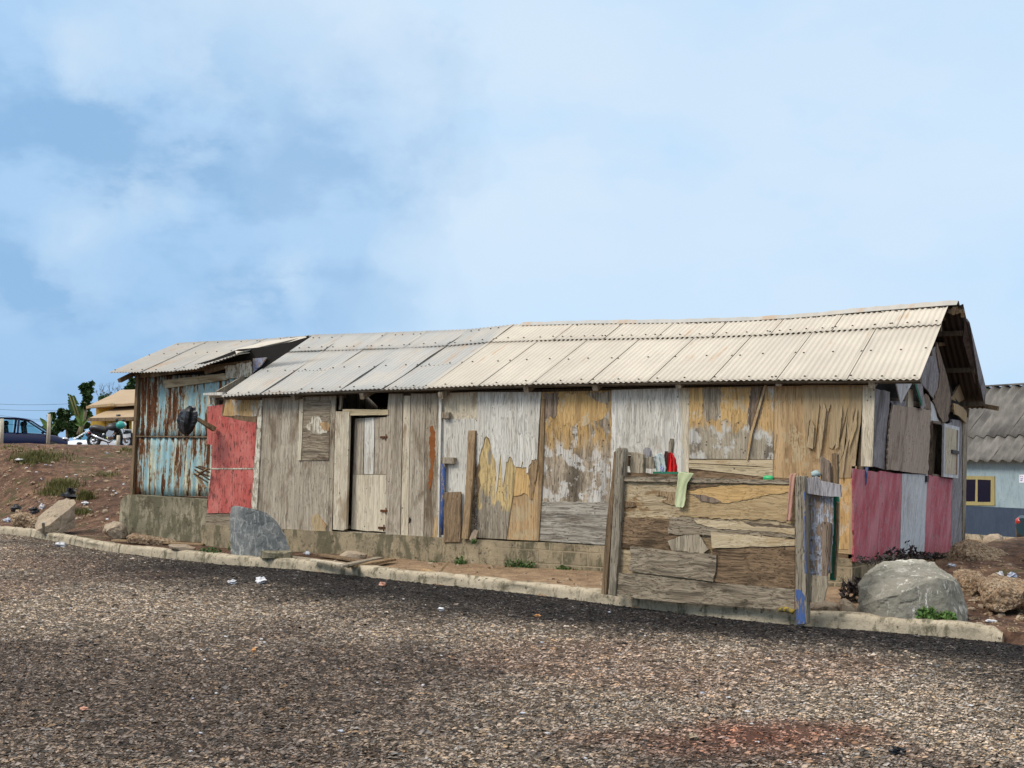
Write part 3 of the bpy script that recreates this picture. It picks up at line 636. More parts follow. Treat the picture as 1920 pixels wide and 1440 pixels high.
# hidden timber under the sheets: purlins and rafters make the roof's own mesh
for s in (.03, .37, .70, .97):
    for i in range(len(LX)-1):
        a, b = rp_(LX[i], s, -.05), rp_(LX[i+1]-.002, s, -.05); roofo.bar(a, b, .05, .07)
for s in (.1, .45, .8):
    a = np.array([xe0+.1, YB+(YR-YB)*s, 2.5+(3.8-2.5)*s-.05]); b = np.array([xe1-.06, YB+(YR-YB)*s, 2.5+(3.8-2.5)*s-.05]); roofo.bar(a, b, .05, .07)
roofo = roofo.build('roof', W['frame'], shack)
up_j = {0: .0, 1: .018, 2: .03, 3: .012, 4: .02}
for i in range(len(LX)-1):
    g = i < 5; wj = .014 if g else .0012; a, b = LX[i]-(.0 if i == 0 else .03), LX[i+1]+.02
    if i == len(LX)-2: b = LX[i+1]
    mb = MB(); lift = .0012*(i % 2)
    sheet(mb, rp_(a, 0, lift), rp_(b, 0, lift), rp_(b, lapS+.02, lift), rp_(a, lapS+.02, lift), warp=wj, seed=i+3, nails=(.05, .52), rows=7, ns=4 if g else 5)
    mb.build('roof_sheet', [M_roofg if g else M_roofc, M_nail], roofo)
    mb = MB(); lf = .016+.0012*((i+1) % 2); sh = .28 if 5 <= i < 12 else .0
    a2, b2 = a+(sh if i > 5 else 0), b+(sh if i < 12 else 0)
    gu = i < 5
    sheet(mb, rp_(a2, lapS, lf), rp_(b2, lapS, lf), rp_(b2, 1.0, lf), rp_(a2, 1.0, lf), warp=wj*.8, seed=i+40, nails=(.16,) if i % 2 else (.14, .8), rows=4, ns=3)
    mb.build('roof_sheet', [M_roofg if gu else M_roofc, M_nail], roofo)
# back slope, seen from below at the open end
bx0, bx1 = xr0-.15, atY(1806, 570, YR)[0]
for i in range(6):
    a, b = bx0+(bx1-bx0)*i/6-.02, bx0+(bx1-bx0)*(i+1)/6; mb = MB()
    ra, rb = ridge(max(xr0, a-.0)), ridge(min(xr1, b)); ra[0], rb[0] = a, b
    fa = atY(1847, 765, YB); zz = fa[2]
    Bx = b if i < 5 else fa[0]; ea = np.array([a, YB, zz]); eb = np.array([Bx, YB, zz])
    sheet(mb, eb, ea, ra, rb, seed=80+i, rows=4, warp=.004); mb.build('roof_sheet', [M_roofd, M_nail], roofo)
# ridge cap
for (x0, x1, hgt, wd) in ((-6.25, -3.3, .035, .10), (-3.3, -.9, .04, .12), (-.9, xr1+.12, .05, .13)):
    mb = MB(); n = 14; vs = []
    for k in range(n+1):
        x = x0+(x1-x0)*k/n; r_ = ridge(min(x, xr1)); r_[0] = x; j = .006*math.sin(k*2.1+x)
        for oy, oz in ((-wd, -.045+.02), (-.02, hgt+j), (.03, hgt+j), (wd, -.03)):
            vs.append(r_+np.array([0, oy, oz+.01]))
        for oy, oz in ((wd, -.036), (.03, hgt-.006+j), (-.02, hgt-.006+j), (-wd, -.05+.02)):
            vs.append(r_+np.array([0, oy, oz+.01]))
    fs = [(k*8+j, (k+1)*8+j, (k+1)*8+(j+1) % 8, k*8+(j+1) % 8) for k in range(n) for j in range(8)]+[tuple(range(7, -1, -1)), tuple(range(n*8, n*8+8))]
    mb.add(vs, fs, 0, False); mb.build('ridge_cap', M_rooft if x0 > -6 else M_roofg, roofo)
mb = MB()      # crumpled end of the cap
e0 = atY(1787, 572, YR)
for k in range(9):
    p = atY(1784+k*2.6, 572+abs(k-4)*1.5+rnd.uniform(0, 7), YR-.05+.02*k); q = p+np.array([rnd.uniform(-.03, .05), rnd.uniform(-.05, .05), -rnd.uniform(.05, .12)])
    mb.bar(p, q, .05, .012, up=(rnd.uniform(-1, 1), 1, .2))
mb.build('torn_cap_end', W['tan_p'], roofo)
mb = MB()      # barge board on the far rake
q = [(1813,597),(1818,604),(1849,728),(1846,765),(1843,764),(1809,637)]
yy = [2.5, 2.5, 4.75, 4.9, 4.9, 3.0]
P = [atY(x, y, Y_) for (x, y), Y_ in zip(q, yy)]; mb.slab(P, (-.025, 0, 0)); mb.build('barge_board', W['blueg'], roofo)
mb = MB()
q = [(1783,748),(1800,720),(1821,716),(1828,719),(1826,722),(1832,726),(1828,729),(1831,733),(1827,737),(1798,755)]
P = [atX(x, y, .32) for x, y in q]; mb.slab(P, (-.03, 0, 0)); mb.build('bracket_board', W['tan_p'], roofo)
mb = MB(); a = atY(1740, 672, 1.2); b = atY(1812, 660, 3.6); mb.bar(atX(1757, 646, .28), atX(1813, 642, .28), .05, .05); mb.bar(atX(1765, 598, .4), atX(1805, 590, .45), .05, .05)
mb.bar(atY(1838, 760, YB), atY(1872, 766, YB-.05), .06, .07); mb.build('purlin_end', W['brown'], roofo)
for x, y in [(549,746),(678,743),(826,742),(986,730),(1115,726),(1271,721),(1459,717),(1634,720)]:
    mb = MB(); p = atY(x, y, -.2); mb.bar(p, p+np.array([0, .55, .22]), .075, .10); mb.build('rafter', W['greyb'], roofo)
mb = MB(); pts = [rp_(x, .03, -.035) for x in LX]
for a, b in zip(pts[:-1], pts[1:]): mb.bar(a+np.array([0, -.03, -.01]), b+np.array([-.003, -.03, -.01]), .035, .05)
mb.build('eave_batten', W['greyh'], roofo)
# foundation and carcass -------------------------------------------------------
kyg = (atY(1810, 900, 4.7)[0]+.08)/4.7
GN = np.array([1, -kyg, -.117]); GP0 = np.array([-.19, 0, .44])
def gp(x, y, off=0.0): return atP(x, y, GP0+np.array([off, 0, 0]), GN)
def gx(Y_, z): return GP0[0]+kyg*Y_+.117*(z-.44)
mb = MB(); n = 110; m_ = 9; vs = []
for j in range(m_+1):
    for i in range(n+1):
        x = -11.05+(10.86)*i/n; z = -.12+.585*j/m_
        y = -.075-.03*(fbm(np.array([x*3]), np.array([z*4]), 4, 6)[0]-.5)*2; zz = z+(.03*(fbm(np.array([x*2.2]), np.array([9.]), 3, 3)[0]-.6) if j == m_ else 0)
        vs.append((x, y, zz))
fs = [(j*(n+1)+i, j*(n+1)+i+1, (j+1)*(n+1)+i+1, (j+1)*(n+1)+i) for j in range(m_) for i in range(n)]
mb.add(vs, fs, 0, True); b0 = len(mb.v)
top = [vs[m_*(n+1)+i] for i in range(n+1)]
mb.add(top+[(p[0], .3, p[2]) for p in top], [(i, i+1, i+n+2, i+n+1) for i in range(n)])
mb.box((-11.04, .02, -.12), (-.2, 4.7, .40)); mb.add([(-.19, -.07, -.12), (gx(4.7, 0), 4.7, -.12), (gx(4.7, .4), 4.7, .40), (-.19, -.07, .46), (-1.0, -.07, -.12), (-1.0, 4.7, -.12), (-1.0, 4.7, .41), (-1.0, .1, .44)], [(0,1,2,3),(3,2,6,7),(1,5,6,2)])
mb.build('foundation', M_found, shack)
mb = MB()
for z in (.50, 1.05, 1.95, 2.56):
    for xa, xb_ in ((-10.95, -8.15), (-7.2, -.25)): mb.box((xa, .035, z), (xb_, .085, z+.07))
for x in np.arange(-10.9, -.3, .72):
    if -8.1 < x < -7.25: continue
    mb.box((x, .036, .46), (x+.06, .11, 2.6))
front = mb.build('front_wall', W['frame'], shack)
mb = MB(); mb.box((-10.95, .12, .46), (-8.2, .13, 2.6)); mb.box((-7.15, .12, .46), (-.3, .13, 2.6))
mb.build('dark_backing', M_dark, front)  # near-black sheets behind the boards, put in as the interior's shade
mb = MB(); mb.box((-11.0, 0.1, .4), (-10.96, 4.6, 2.6)); mb.slab([(-10.96, .1, 2.6), (-10.96, 4.6, 2.6), (-10.96, 4.6, 2.75), (-10.96, 2.3, 3.78), (-10.96, .1, 2.72)], (-.03, 0, 0)); mb.build('end_wall', W['greyb'], shack)
mb = MB(); mb.box((-10.96, 4.6, .4), (.1, 4.64, 2.71)); mb.build('back_wall', W['greyb'], shack)
def fw(name, poly, off, th, mt, parent=front, jg=None, bevel=0.0):
    if jg: poly = jag(poly, *jg)
    mb = MB(); mb.slab([atY(x, y, -off) for x, y in poly], (0, th, 0)); return mb.build(name, mt, parent, bevel)
def gw(name, poly, off, th, mt, parent=None, jg=None):
    if jg: poly = jag(poly, *jg)
    mb = MB(); mb.slab([gp(x, y, off) for x, y in poly], (-th, 0, 0)); return mb.build(name, mt, parent or gable)
# ---- front wall, left to right
fw('painted_panel', [(389,762),(418,758),(418,840),(388,832)], -.02, .012, P_['red'])
fw('ply_panel', [(419,744),(488,744),(480,794),(415,784)], .005, .02, W['brown'], jg=(1.5, 8, 3, (2,)))
fw('ply_panel', [(424,750),(487,750),(481,780),(418,779)], .012, .008, W['patch2'], jg=(1.5, 8, 4, (2,)))
fw('painted_panel', [(406,782),(412,779),(430,783),(455,789),(481,792),(476,877),(396,878),(400,801),(404,797)], .03, .015, P_['red'], jg=(.8, 9, 5, (0,1,2,3)))
fw('painted_panel', [(396,879),(476,879),(470,963),(433,963),(388,962)], .028, .015, P_['red'], jg=(1.2, 8, 6, (2,3)))
fw('painted_strip', [(395,877.5),(476,877.5),(476,880),(395,880)], .036, .008, P_['lwhite'])
fw('sill_board', [(386,962),(470,962),(468,990),(385,988)], .01, .04, W['greyh'])
fw('corner_strip', [(485,750),(492,750),(481,962),(470,962),(476,878)], .035, .03, P_['lwhite'])
fw('ply_panel', [(491,746),(566,744),(560,996),(480,992),(480,960)], .012, .018, W['grey'], jg=(1.5, 9, 7, (2,)))
fw('ply_panel', [(565,744),(630,742),(622,997),(559,996)], .010, .018, W['grey'], jg=(1.5, 9, 8, (2,)))
fw('ply_panel', [(569,750),(619,750),(616,863),(565,863)], .024, .010, W['greyh'])
p = jag([(573,800),(580,790),(588,780),(600,782),(603,794),(612,800),(616,806),(612,812),(600,814),(590,813),(578,806)], 1.5, 4, 9)
fw('paint_splash', p, .0262, .003, P_['lwhite'])
fw('paint_splash', jag([(598,794),(606,790),(618,794),(616,808),(606,806)], 1.2, 4, 19), .0275, .002, W['orange'])
fw('rusty_patch', jag([(585,968),(595,962),(604,975),(612,985),(611,996),(590,996),(583,984)], 2, 5, 11), .0262, .015, W['orange'])
fw('batten', [(562,748),(569,748),(564,863),(558,863)], .036, .02, W['cream'])
fw('batten', [(619,757),(629,757),(622,997),(614,996),(618,860)], .038, .022, W['greyb'])
fw('doorpost', [(629,771),(655,772),(649,992),(643,995),(624,993),(626,880)], .06, .05, W['cream'], bevel=.004)
fw('lintel', [(642,767),(728,768),(728,778),(655,779),(643,775)], .045, .06, W['creamh'])
fw('stud', [(637,742),(641,742),(639,768),(635,768)], .02, .04, W['greyb'])
# door: hung on the right, standing slightly ajar
door = MB()
def dp(x, y, off):      # door leaf hinged at the right, its free edge pushed inwards
    p = atY(x, y, 0.0); hx = atY(723.5, y, 0)[0]; t = (hx-p[0])
    d = ray(x, y); Yd = t*.16-off; return atY(x, y, Yd)
door.slab([dp(x, y, .0) for x, y in [(664,785),(725,782),(723,999),(658,993)]], (0, .02, 0)); door = door.build('door', W['frame'], shack)
for poly, mt in (([(666,785),(682,784),(681,889),(662.5,890)], 'x'), ([(683.5,784),(702,783),(700,889),(682.5,889)], 'white'), ([(703.5,783),(725,782),(724,889),(702,889)], 'x')):
    mb = MB(); mb.slab([dp(x, y, .022) for x, y in poly], (0, .02, 0)); mb.build('door_board', W['grey'] if mt == 'x' else W['white'], door)
mb = MB(); mb.slab([dp(x, y, .024) for x, y in jag([(662,890),(724,890),(722.5,998),(690,996),(658.5,992)], 1, 8, 5, (2,3))], (0, .022, 0)); mb.build('door_panel', W['cream'], door)
for x, y in ((722,820),(722,958),(718,990)):
    mb = MB(); c = dp(x, y, .03); mb.box((c[0]-.09, c[1]-.004, c[2]-.018), (c[0]+.05, c[1]+.0, c[2]+.018)); mb.tube([c+np.array([.02, -.006, -.05]), c+np.array([.02, -.006, .05])], .009, 8); mb.build('hinge', M_rusty, door)
mb = MB(); mb.box((-8.2, .0, .455), (-7.2, .12, .475)); mb.build('threshold', W['greyb'], front)
for poly, mt, off in (([(729,738),(755,738),(750,1007),(723,1003),(724,800)], 'grey', .03), ([(756.5,742),(769,742),(765,1009),(751.5,1008)], 'cream', .036),
                      ([(770.5,738),(797,738),(794,1012),(766,1010)], 'grey', .032), ([(798,738),(823,737),(821,1013),(795,1012)], 'greyb', .03), ([(823,732),(828,732),(823,1013),(820,1013)], 'white', .06)):
    fw('wall_board', poly, off, .03, W[mt])
fw('rust_stain', jag([(806,800),(812,798),(816,815),(815,860),(812,890),(808,915),(806,925),(803,915),(804,890),(808,870),(805,840)], 1.6, 4, 3), .0315, .002, plain('rusty_stain', (.22, .075, .02), .9))
fw('split_end', jag([(815,970),(820,968),(820,1012),(808,1012),(812,1000)], 1.2, 5, 6), .034, .01, W['orange'])
fw('knot_hole', jag([(768,969),(771,974),(770,979),(766,982),(766.5,975)], .5, 3, 2), .0335, .002, M_dark)
fw('ply_panel', [(828,737),(896,735),(895,788),(828,788)], .012, .012, W['cream'], jg=(1.0, 6, 2, (3,)))
fw('ply_panel', [(828,786),(890,785),(895,792),(893,1010),(824,1013)], .02, .012, W['white'])
fw('batten', [(884,870),(893,868),(889,1010),(880,1010)], .034, .012, W['greyh'], jg=(1.0, 6, 4, (1,)))
for q in ([(828,772),(842,773),(841,785),(828,784)], [(828,857),(852,858),(851,870),(828,869)]): fw('cleat', q, .085, .06, W['greyb'], bevel=.004)
# the torn panel
fw('ply_panel', [(895,737),(1017,735),(1010,1014),(891,1009)], .004, .012, W['orange'])
fw('torn_layer', jag([(893,1008),(949,1011),(957,955),(963,920),(967,876),(957,856),(940,850),(921,840),(912,817),(896,860)], 1.0, 5, 21, (7,8)), .018, .010, wood('torn_yellow_to_grey_ply', (.34,.30,.235), (.22,.185,.135), (.10,.08,.06), stain=.5, dark=.6, specks=.8, peel=(.66,.49,.23), zmix=(.92, .98, .45)))
fw('torn_layer', jag([(964,860),(1006,858),(1003,905),(998,935),(993,936),(990,928),(982,924),(972,929),(963,930)], 1.5, 5, 22, (3,4,5,6,7)), .016, .012, W['yellow'])
fw('torn_layer', jag([(998,862),(1008,862),(1006,890),(1000,915),(996,938),(992,934),(993,900),(990,888),(995,874)], 1.2, 5, 23), .0215, .006, W['tan_p'])
fw('torn_layer', jag([(893,868),(894,935),(897,930),(900,905),(896,892),(900,880),(898,866)], 1.5, 5, 24), .024, .006, W['brown'])
fw('white_veneer', [(896,735),(1015,735),(1010,800),(1007,862),(1004,860),(1001,863),(997,862),(996,868),(991,874),(990,886),(987,888),(987,876),(978,877),(981,867),(979,865),(977,876),(966,875),(963,870),(960,860),(957,856),(954,857),(952,866),(949,866),(948,880),(945.5,895),(943,914),(942,900),(941,884),(939.5,846),(937,862),(935,885),(932,915),(930,925),(931,890),(930,868),(926,858),(922,848),(921,838),(917,822),(912,818),(908,822),(906,835),(902,845),(899,856),(897,870),(893,878)], .028, .006, W['white'])
fw('batten', [(1015,748),(1021,748),(1018,880),(1010,1013),(1006,1013),(1010,880)], .034, .02, W['tan_p'])
# mottled panel with the yellow top
fw('ply_panel', [(1016,735),(1147,732),(1146,880),(1137,1022),(1009,1014),(1015,880)], .014, .016, W['patch'])
fw('peeled_patch', jag([(1049,741),(1062,738),(1090,740),(1117,743),(1136,748),(1139,772),(1130,785),(1118,790),(1105,792),(1095,800),(1084,788),(1076,800),(1068,792),(1056,800),(1050,792),(1043,790),(1046,760)], 2.5, 4, 31), .0165, .003, W['yellow'])
fw('peeled_patch', jag([(1020,737),(1047,737),(1046,752),(1043,775),(1037,785),(1030,775),(1024,790),(1020,780)], 2, 4, 32), .018, .004, W['torn'])
fw('peeled_patch', jag([(1100,737),(1145,735),(1146,750),(1134,757),(1118,752),(1112,747)], 2, 4, 33), .0185, .004, W['greyb'])
fw('ply_layer', jag([(1012,940),(1142,942),(1137,1021),(1010,1013)], 1.2, 8, 34, (0,)), .018, .006, wood('grey_level_grained_layer', (.40,.375,.325), (.27,.24,.195), (.15,.12,.09), stain=.4, dark=.75, axis='X', specks=.5))
# white panel
fw('ply_panel', [(1147,731),(1291,727),(1290,880),(1284,1030),(1137,1022),(1146,880)], .020, .014, W['white'])
fw('ply_panel', [(1273,727),(1292,727),(1291,1030),(1280,1030),(1280,800)], .022, .006, W['cream'], jg=(1.5, 9, 5, (3,4)))
# blue-grey mottled panel
fw('ply_panel', [(1292,727),(1451,724),(1450,861),(1292,860)], .022, .014, W['patch2'])
for k, (poly, mt) in enumerate((([(1293,728),(1317,727),(1318,770),(1316,785),(1308,795),(1300,790),(1293,800)], 'yellow'), ([(1317,727),(1352,726),(1350,775),(1342,790),(1335,785),(1326,792),(1318,775)], 'greyb'),
        ([(1352,727),(1372,726),(1374,760),(1371,792),(1362,785),(1352,790)], 'yellow'), ([(1374,727),(1408,726),(1405,760),(1401,800),(1390,788),(1378,795),(1374,765)], 'yellow'),
        ([(1408,726),(1436,725),(1428,770),(1418,800),(1409,815),(1402,790),(1405,757)], 'torn'))):
    fw('peeled_patch', jag(poly, 1.6, 4, 40+k), .0245+.0006*k, .003, W[mt])
fw('ply_panel', [(1291,862),(1449,862),(1449,877),(1420,874),(1291,868)], .026, .02, W['light'])
fw('ply_panel', [(1291,869),(1449,877),(1449,896),(1291,878)], .022, .014, W['creamh'])
fw('ply_panel', [(1291,877),(1450,893),(1450,1040),(1284,1030)], .012, .012, W['brownh'])
mb = MB(); mb.slab([atY(x, y, -.05) for x, y in [(1433,722),(1437,722),(1410,815),(1402,862),(1399,862),(1406,812)]], (0, .02, 0)); mb.build('split_sliver', W['orange'], front)
mb = MB(); mb.slab([atY(x, y, -.045) for x, y in [(1425,726),(1428,726),(1414,790),(1404,840),(1403,838),(1410,790)]], (0, .015, 0)); mb.build('split_sliver', W['brown'], front)
# the split panel at the corner
fw('ply_panel', [(1452,724),(1618,722),(1612,800),(1600,900),(1574,1048),(1440,1040)], .014, .014, W['orange'])
ven = [(1504,722),(1619,722),(1614,790),(1607,835),(1602,896),(1571,896),(1573,870),(1582,850),(1592,800),(1602,762),(1597,795),(1586,835),(1576,862),(1566,880),(1572,845),(1586,790),(1591,757),(1583,790),(1574,822),(1560,842),(1553,838),(1556,800),(1560,765),(1558,757),(1552,775),(1549,800),(1541,842),(1534,842),(1536,800),(1539,765),(1537,758),(1533,790),(1528,838),(1522,842),(1514,838),(1518,800),(1520,785),(1517,790),(1513,830),(1508,800),(1505,760)]
fw('split_veneer', ven, .03, .006, W['tanv'])
for poly in ([(1513,838),(1520,785),(1527,800),(1524,842)], [(1544,755),(1549,768),(1540,842),(1536,860),(1530,860),(1538,800)], [(1577,757),(1579,772),(1572,838),(1566,842),(1571,800)], [(1601,760),(1598,800),(1586,850),(1580,896),(1577,896),(1583,845),(1593,795)], [(1607,765),(1606,800),(1596,830),(1590,850),(1593,820),(1602,780)]):
    fw('split_sliver', jag(poly, .5, 7, 50), .055, .008, W['tanv'])
fw('ply_panel', [(1452,895),(1604,897),(1600,960),(1592,1048),(1440,1040)], .018, .012, W['tanh'])
fw('ply_panel', [(1571,897),(1603,897),(1600,970),(1592,1030),(1566,1030),(1568,960)], .024, .010, W['yellow'])
fw('sill_board', [(1440,1030),(1560,1036),(1603,1040),(1603,1056),(1560,1052),(1440,1046)], .03, .04, W['brownh'])
fw('corner_board', [(1618,722),(1640,722),(1638,800),(1635,875),(1614,874),(1616,800)], .035, .03, W['cream'])
fw('corner_board', [(1597,874),(1606,874),(1604,1040),(1590,1050)], .03, .03, W['tanv'])
# ---- gable end
mb = MB()
for yy0 in (.05, 1.6, 3.1, 4.55): mb.bar((gx(yy0, .45)-.06, yy0, .45), (gx(yy0, 2.5)-.06, yy0, 2.5+.55*(1-abs(yy0-2.3)/2.3)), .07, .07)
for z in (.5, 1.4, 2.45): mb.bar((gx(.05, z)-.06, .05, z), (gx(4.6, z)-.06, 4.6, z), .05, .07)
gable = mb.build('gable_wall', W['frame'], shack)
mb = MB(); L_ = [gx(y, z)-.11 for y, z in ((.1,.45),(4.6,.45),(4.6,2.4),(2.3,3.45),(.1,2.4))]
mb.add([(L_[0], .1, .45), (L_[1], 4.6, .45), (L_[2], 4.6, 2.4), (L_[3], 2.3, 3.45), (L_[4], .1, 2.4)], [(0,1,2,3,4)])
gpan = gw
gw('wall_board', [(1640,728),(1669,735),(1665,800),(1662,882),(1637,874),(1640,800)], .02, .03, W['blueg'], jg=(.8, 8, 2))
gw('wall_board', [(1600,878),(1649,886),(1648,970),(1644,1050),(1601,1053),(1601,960)], .03, .02, P_['pink'], jg=(1.0, 7, 3, (0,3,4)))
gw('wall_board', [(1649,883),(1692,889),(1689,960),(1687,1037),(1645,1050),(1648,970)], .028, .02, P_['pink'], jg=(.8, 7, 4, (0,3)))
fw('blue_strip', [(1622,876),(1628,876),(1625,905),(1622,912)], .05, .012, P_['blue'])
gw('wall_board', [(1692,888),(1739,890),(1736,960),(1733,1040),(1688,1038),(1690,960)], .034, .02, W['bluegw'], jg=(.6, 8, 5, (3,)))
gw('wall_board', [(1739,890),(1786,898),(1784,960),(1783,1035),(1733,1041),(1736,960)], .03, .02, P_['pink'], jg=(.8, 7, 6, (0,3)))
gw('ply_panel', [(1674,759),(1710,764),(1745,768),(1743,830),(1740,890),(1700,885),(1664,881),(1666,820)], .055, .02, W['curly'], jg=(1.3, 6, 7))
gw('wall_board', [(1785,786),(1812,790),(1813,850),(1810,1017),(1783,1032),(1786,898)], .018, .03, W['blueg'], jg=(.8, 8, 8, (3,)))
gw('wall_board', [(1806,770),(1815,785),(1813,850),(1810,1017),(1805,1020)], .03, .02, W['greyb'])
gw('wall_board', [(1745,790),(1748,770),(1770,800),(1788,790),(1786,798),(1768,797),(1747,793)], .02, .02, W['blueg'])
gw('wall_board', [(1757,648),(1761,690),(1764,728),(1756,745),(1753,751),(1742,735),(1730,722),(1727,707),(1736,680),(1748,655)], .03, .02, W['blueg'], jg=(1.0, 6, 9, (2,3,4)))
gw('wall_board', [(1757,641),(1766,672),(1776,705),(1784,748),(1777,790),(1768,792),(1757,770),(1750,752),(1760,728),(1763,700),(1756,660)], .045, .02, W['torn'], jg=(1.4, 5, 10, (3,4,5,6,7)))
gw('wall_board', [(1745,752),(1752,760),(1758,785),(1760,790),(1746,788)], .026, .02, W['bluegw'], jg=(.8, 5, 11))
gw('wall_board', [(1787,756),(1796,758),(1806,764),(1813,775),(1812,794),(1806,788),(1798,780),(1790,776)], .06, .02, W['tanv'], jg=(1.0, 5, 12))
gw('hanging_scrap', [(1679,712),(1713,714),(1706,727),(1700,737),(1695,748),(1689,757),(1684,735)], .09, .012, W['bluegw'], jg=(.8, 6, 13, (1,2,3,4)))
gw('hanging_scrap', [(1712,716),(1729,712),(1731,735),(1736,760),(1729,769),(1722,745)], .10, .012, W['blueg'], jg=(1.0, 6, 14))
gw('hanging_scrap', [(1714,716),(1718,718),(1730,757),(1728,762)], .115, .006, P_['green'])
gw('hanging_scrap', [(1736,738),(1743,746),(1746,768),(1733,767),(1728,757),(1731,745)], .05, .012, W['torn'], jg=(1, 5, 15))
gw('stud', [(1703,732),(1712,730),(1713,768),(1702,766)], .03, .05, W['cream'])
gw('wall_board', [(1669,752),(1702,752),(1702,762),(1674,760)], .012, .02, W['blueg'])
mb = MB(); P = [gp(x, y, -.05) for x, y in [(1640,716),(1725,714),(1757,655),(1790,745),(1812,772),(1811,800),(1641,770)]]
mb.slab(P, (-.02, 0, 0)); mb.build('dark_backing', M_dark, gable)  # black sheet painted in for the gable's unlit inside
# window in the gable with its open shutter
mb = MB()
for a, b in (((1745,789),(1744,893)), ((1769,795),(1768,896))): mb.bar(gp(*a, .0), gp(*b, .0), .06, .06)
mb.bar(gp(1745,789,0), gp(1770,795,0), .05, .05); mb.bar(gp(1744,891,0), gp(1768,895,0), .05, .05)
win = mb.build('window_frame', W['torn'], gable)
sh = MB(); pl = [(1771,794),(1799,801),(1797,897),(1769,894)]; sh.slab([gp(x, y, .09) for x, y in pl], (-.03, 0, 0)); sh = sh.build('shutter', W['bluegw'], gable)
gw('shutter_panel', [(1774,801),(1794,806),(1792,890),(1772,888)], .0935, .006, W['cream'])
gw('shutter_strip', [(1794,806),(1797,807),(1795,890),(1792,890)], .0945, .008, W['rust'])
gw('latch', [(1786,843),(1799,846),(1799,852),(1786,850)], .115, .02, M_blk)
gw('latch', [(1738,892),(1742,892),(1741,904),(1738,904)], .06, .02, M_blk)
# left mossy end block of the foundation and the bent eave strip
fw('foundation_block', [(388,990),(440,990),(440,1042),(386,1040)], .05, .3, M_conc, shack)
fw('eave_strip', [(381,737),(417,735),(417,741),(381,741)], .12, .1, W['white'], roofo)
fw('window_frame', [(390,742),(418,741),(418,745),(394,746),(394,758),(390,758)], .0, .04, W['cream'])
fw('window_frame', [(399,745),(402,745),(402,758),(399,758)], .0, .03, W['cream'])
# ------------------------------------------------------------------ the rusty tin shack on the left
YT = .8
tin = thing('tin_shack', atY(320, 1000, YT+1.5)*np.array([1, 1, 0])+np.array([0, 0, .1]), 'small rusted corrugated tin shack on a mossy concrete base, left end of the row', 'shack')
def tw(name, poly, off, th, mt, parent=tin, jg=None):
    if jg: poly = jag(poly, *jg)
    mb = MB(); mb.slab([atY(x, y, YT-off) for x, y in poly], (0, th, 0)); return mb.build(name, mt, parent)
A = atY(249, 928, YT); B = atY(470, 932, YT); Cc = atY(470, 700, YT); D = atY(258, 706, YT); M1 = atY(253, 818, YT); M2 = atY(470, 820, YT)
mb = MB(); sheet(mb, A, B, M2, M1, wave=.155, amp=.016, rows=6, warp=.01, seed=5); sheet(mb, M1+np.array([0, -.012, -.02]), M2+np.array([0, -.012, -.02]), Cc, D, wave=.155, amp=.016, rows=6, warp=.01, seed=6)
tinw = mb.build('tin_wall', [M_rusty, M_nail], tin)
mb = MB(); mb.bar(M1+np.array([.05, -.03, 0]), M2+np.array([0, -.03, 0]), .015, .02); mb.build('cross_strip', W['brown'], tinw)
mb = MB(); mb.bar(atY(260,703,YT-.02), atY(248,930,YT-.02), .07, .07); mb.build('corner_post', W['brown'], tin)
xL = A[0]; mb = MB(); sheet(mb, (xL-.02, YT+3.2, .85), (xL-.02, YT, .85), (xL+.0, YT, 3.1), (xL, YT+3.2, 3.1), wave=.155, amp=.016, rows=4, seed=7); mb.build('side_wall', [M_rusty, M_nail], tin)
mb = MB(); mb.box((xL, YT+3.2, .8), (atY(470, 800, YT)[0], YT+3.24, 3.1)); mb.build('back_wall', W['greyb'], tin)
mb = MB(); a, b = atY(218, 926, YT-.25), atY(389, 937, YT-.25); n = 40; vs = []
for j in range(13):
    for i in range(n+1):
        x = a[0]+(b[0]-a[0])*i/n; z0 = -.1; z1 = a[2]+(b[2]-a[2])*i/n; z = z0+(z1-z0)*j/12; k = math.sin(math.pi*min(1, (1-i/n)*0+i/n*6)/2) if i/n < .16 else 1
        z = z0+(z-z0)*(.86+.14*k) if j > 6 else z
        y = a[1]+.05*(fbm(np.array([x*2.5]), np.array([z*2.5]), 5, 6)[0]-.5)*2+.10*(1-k); vs.append((x-.06*(1-k)*0, y, z))
fs = [(j*(n+1)+i, j*(n+1)+i+1, (j+1)*(n+1)+i+1, (j+1)*(n+1)+i) for j in range(12) for i in range(n)]; mb.add(vs, fs, 0, True)
top = vs[12*(n+1):]; mb.add(top+[(p[0], YT+.3, p[2]) for p in top], [(i, i+1, i+n+2, i+n+1) for i in range(n)])
l = vs[::n+1]; mb.add(l+[(p[0], YT+3.2, p[2]) for p in l], [(i+1, i, i+13, i+14) for i in range(12)])
mb.build('foundation', M_conc, tin)
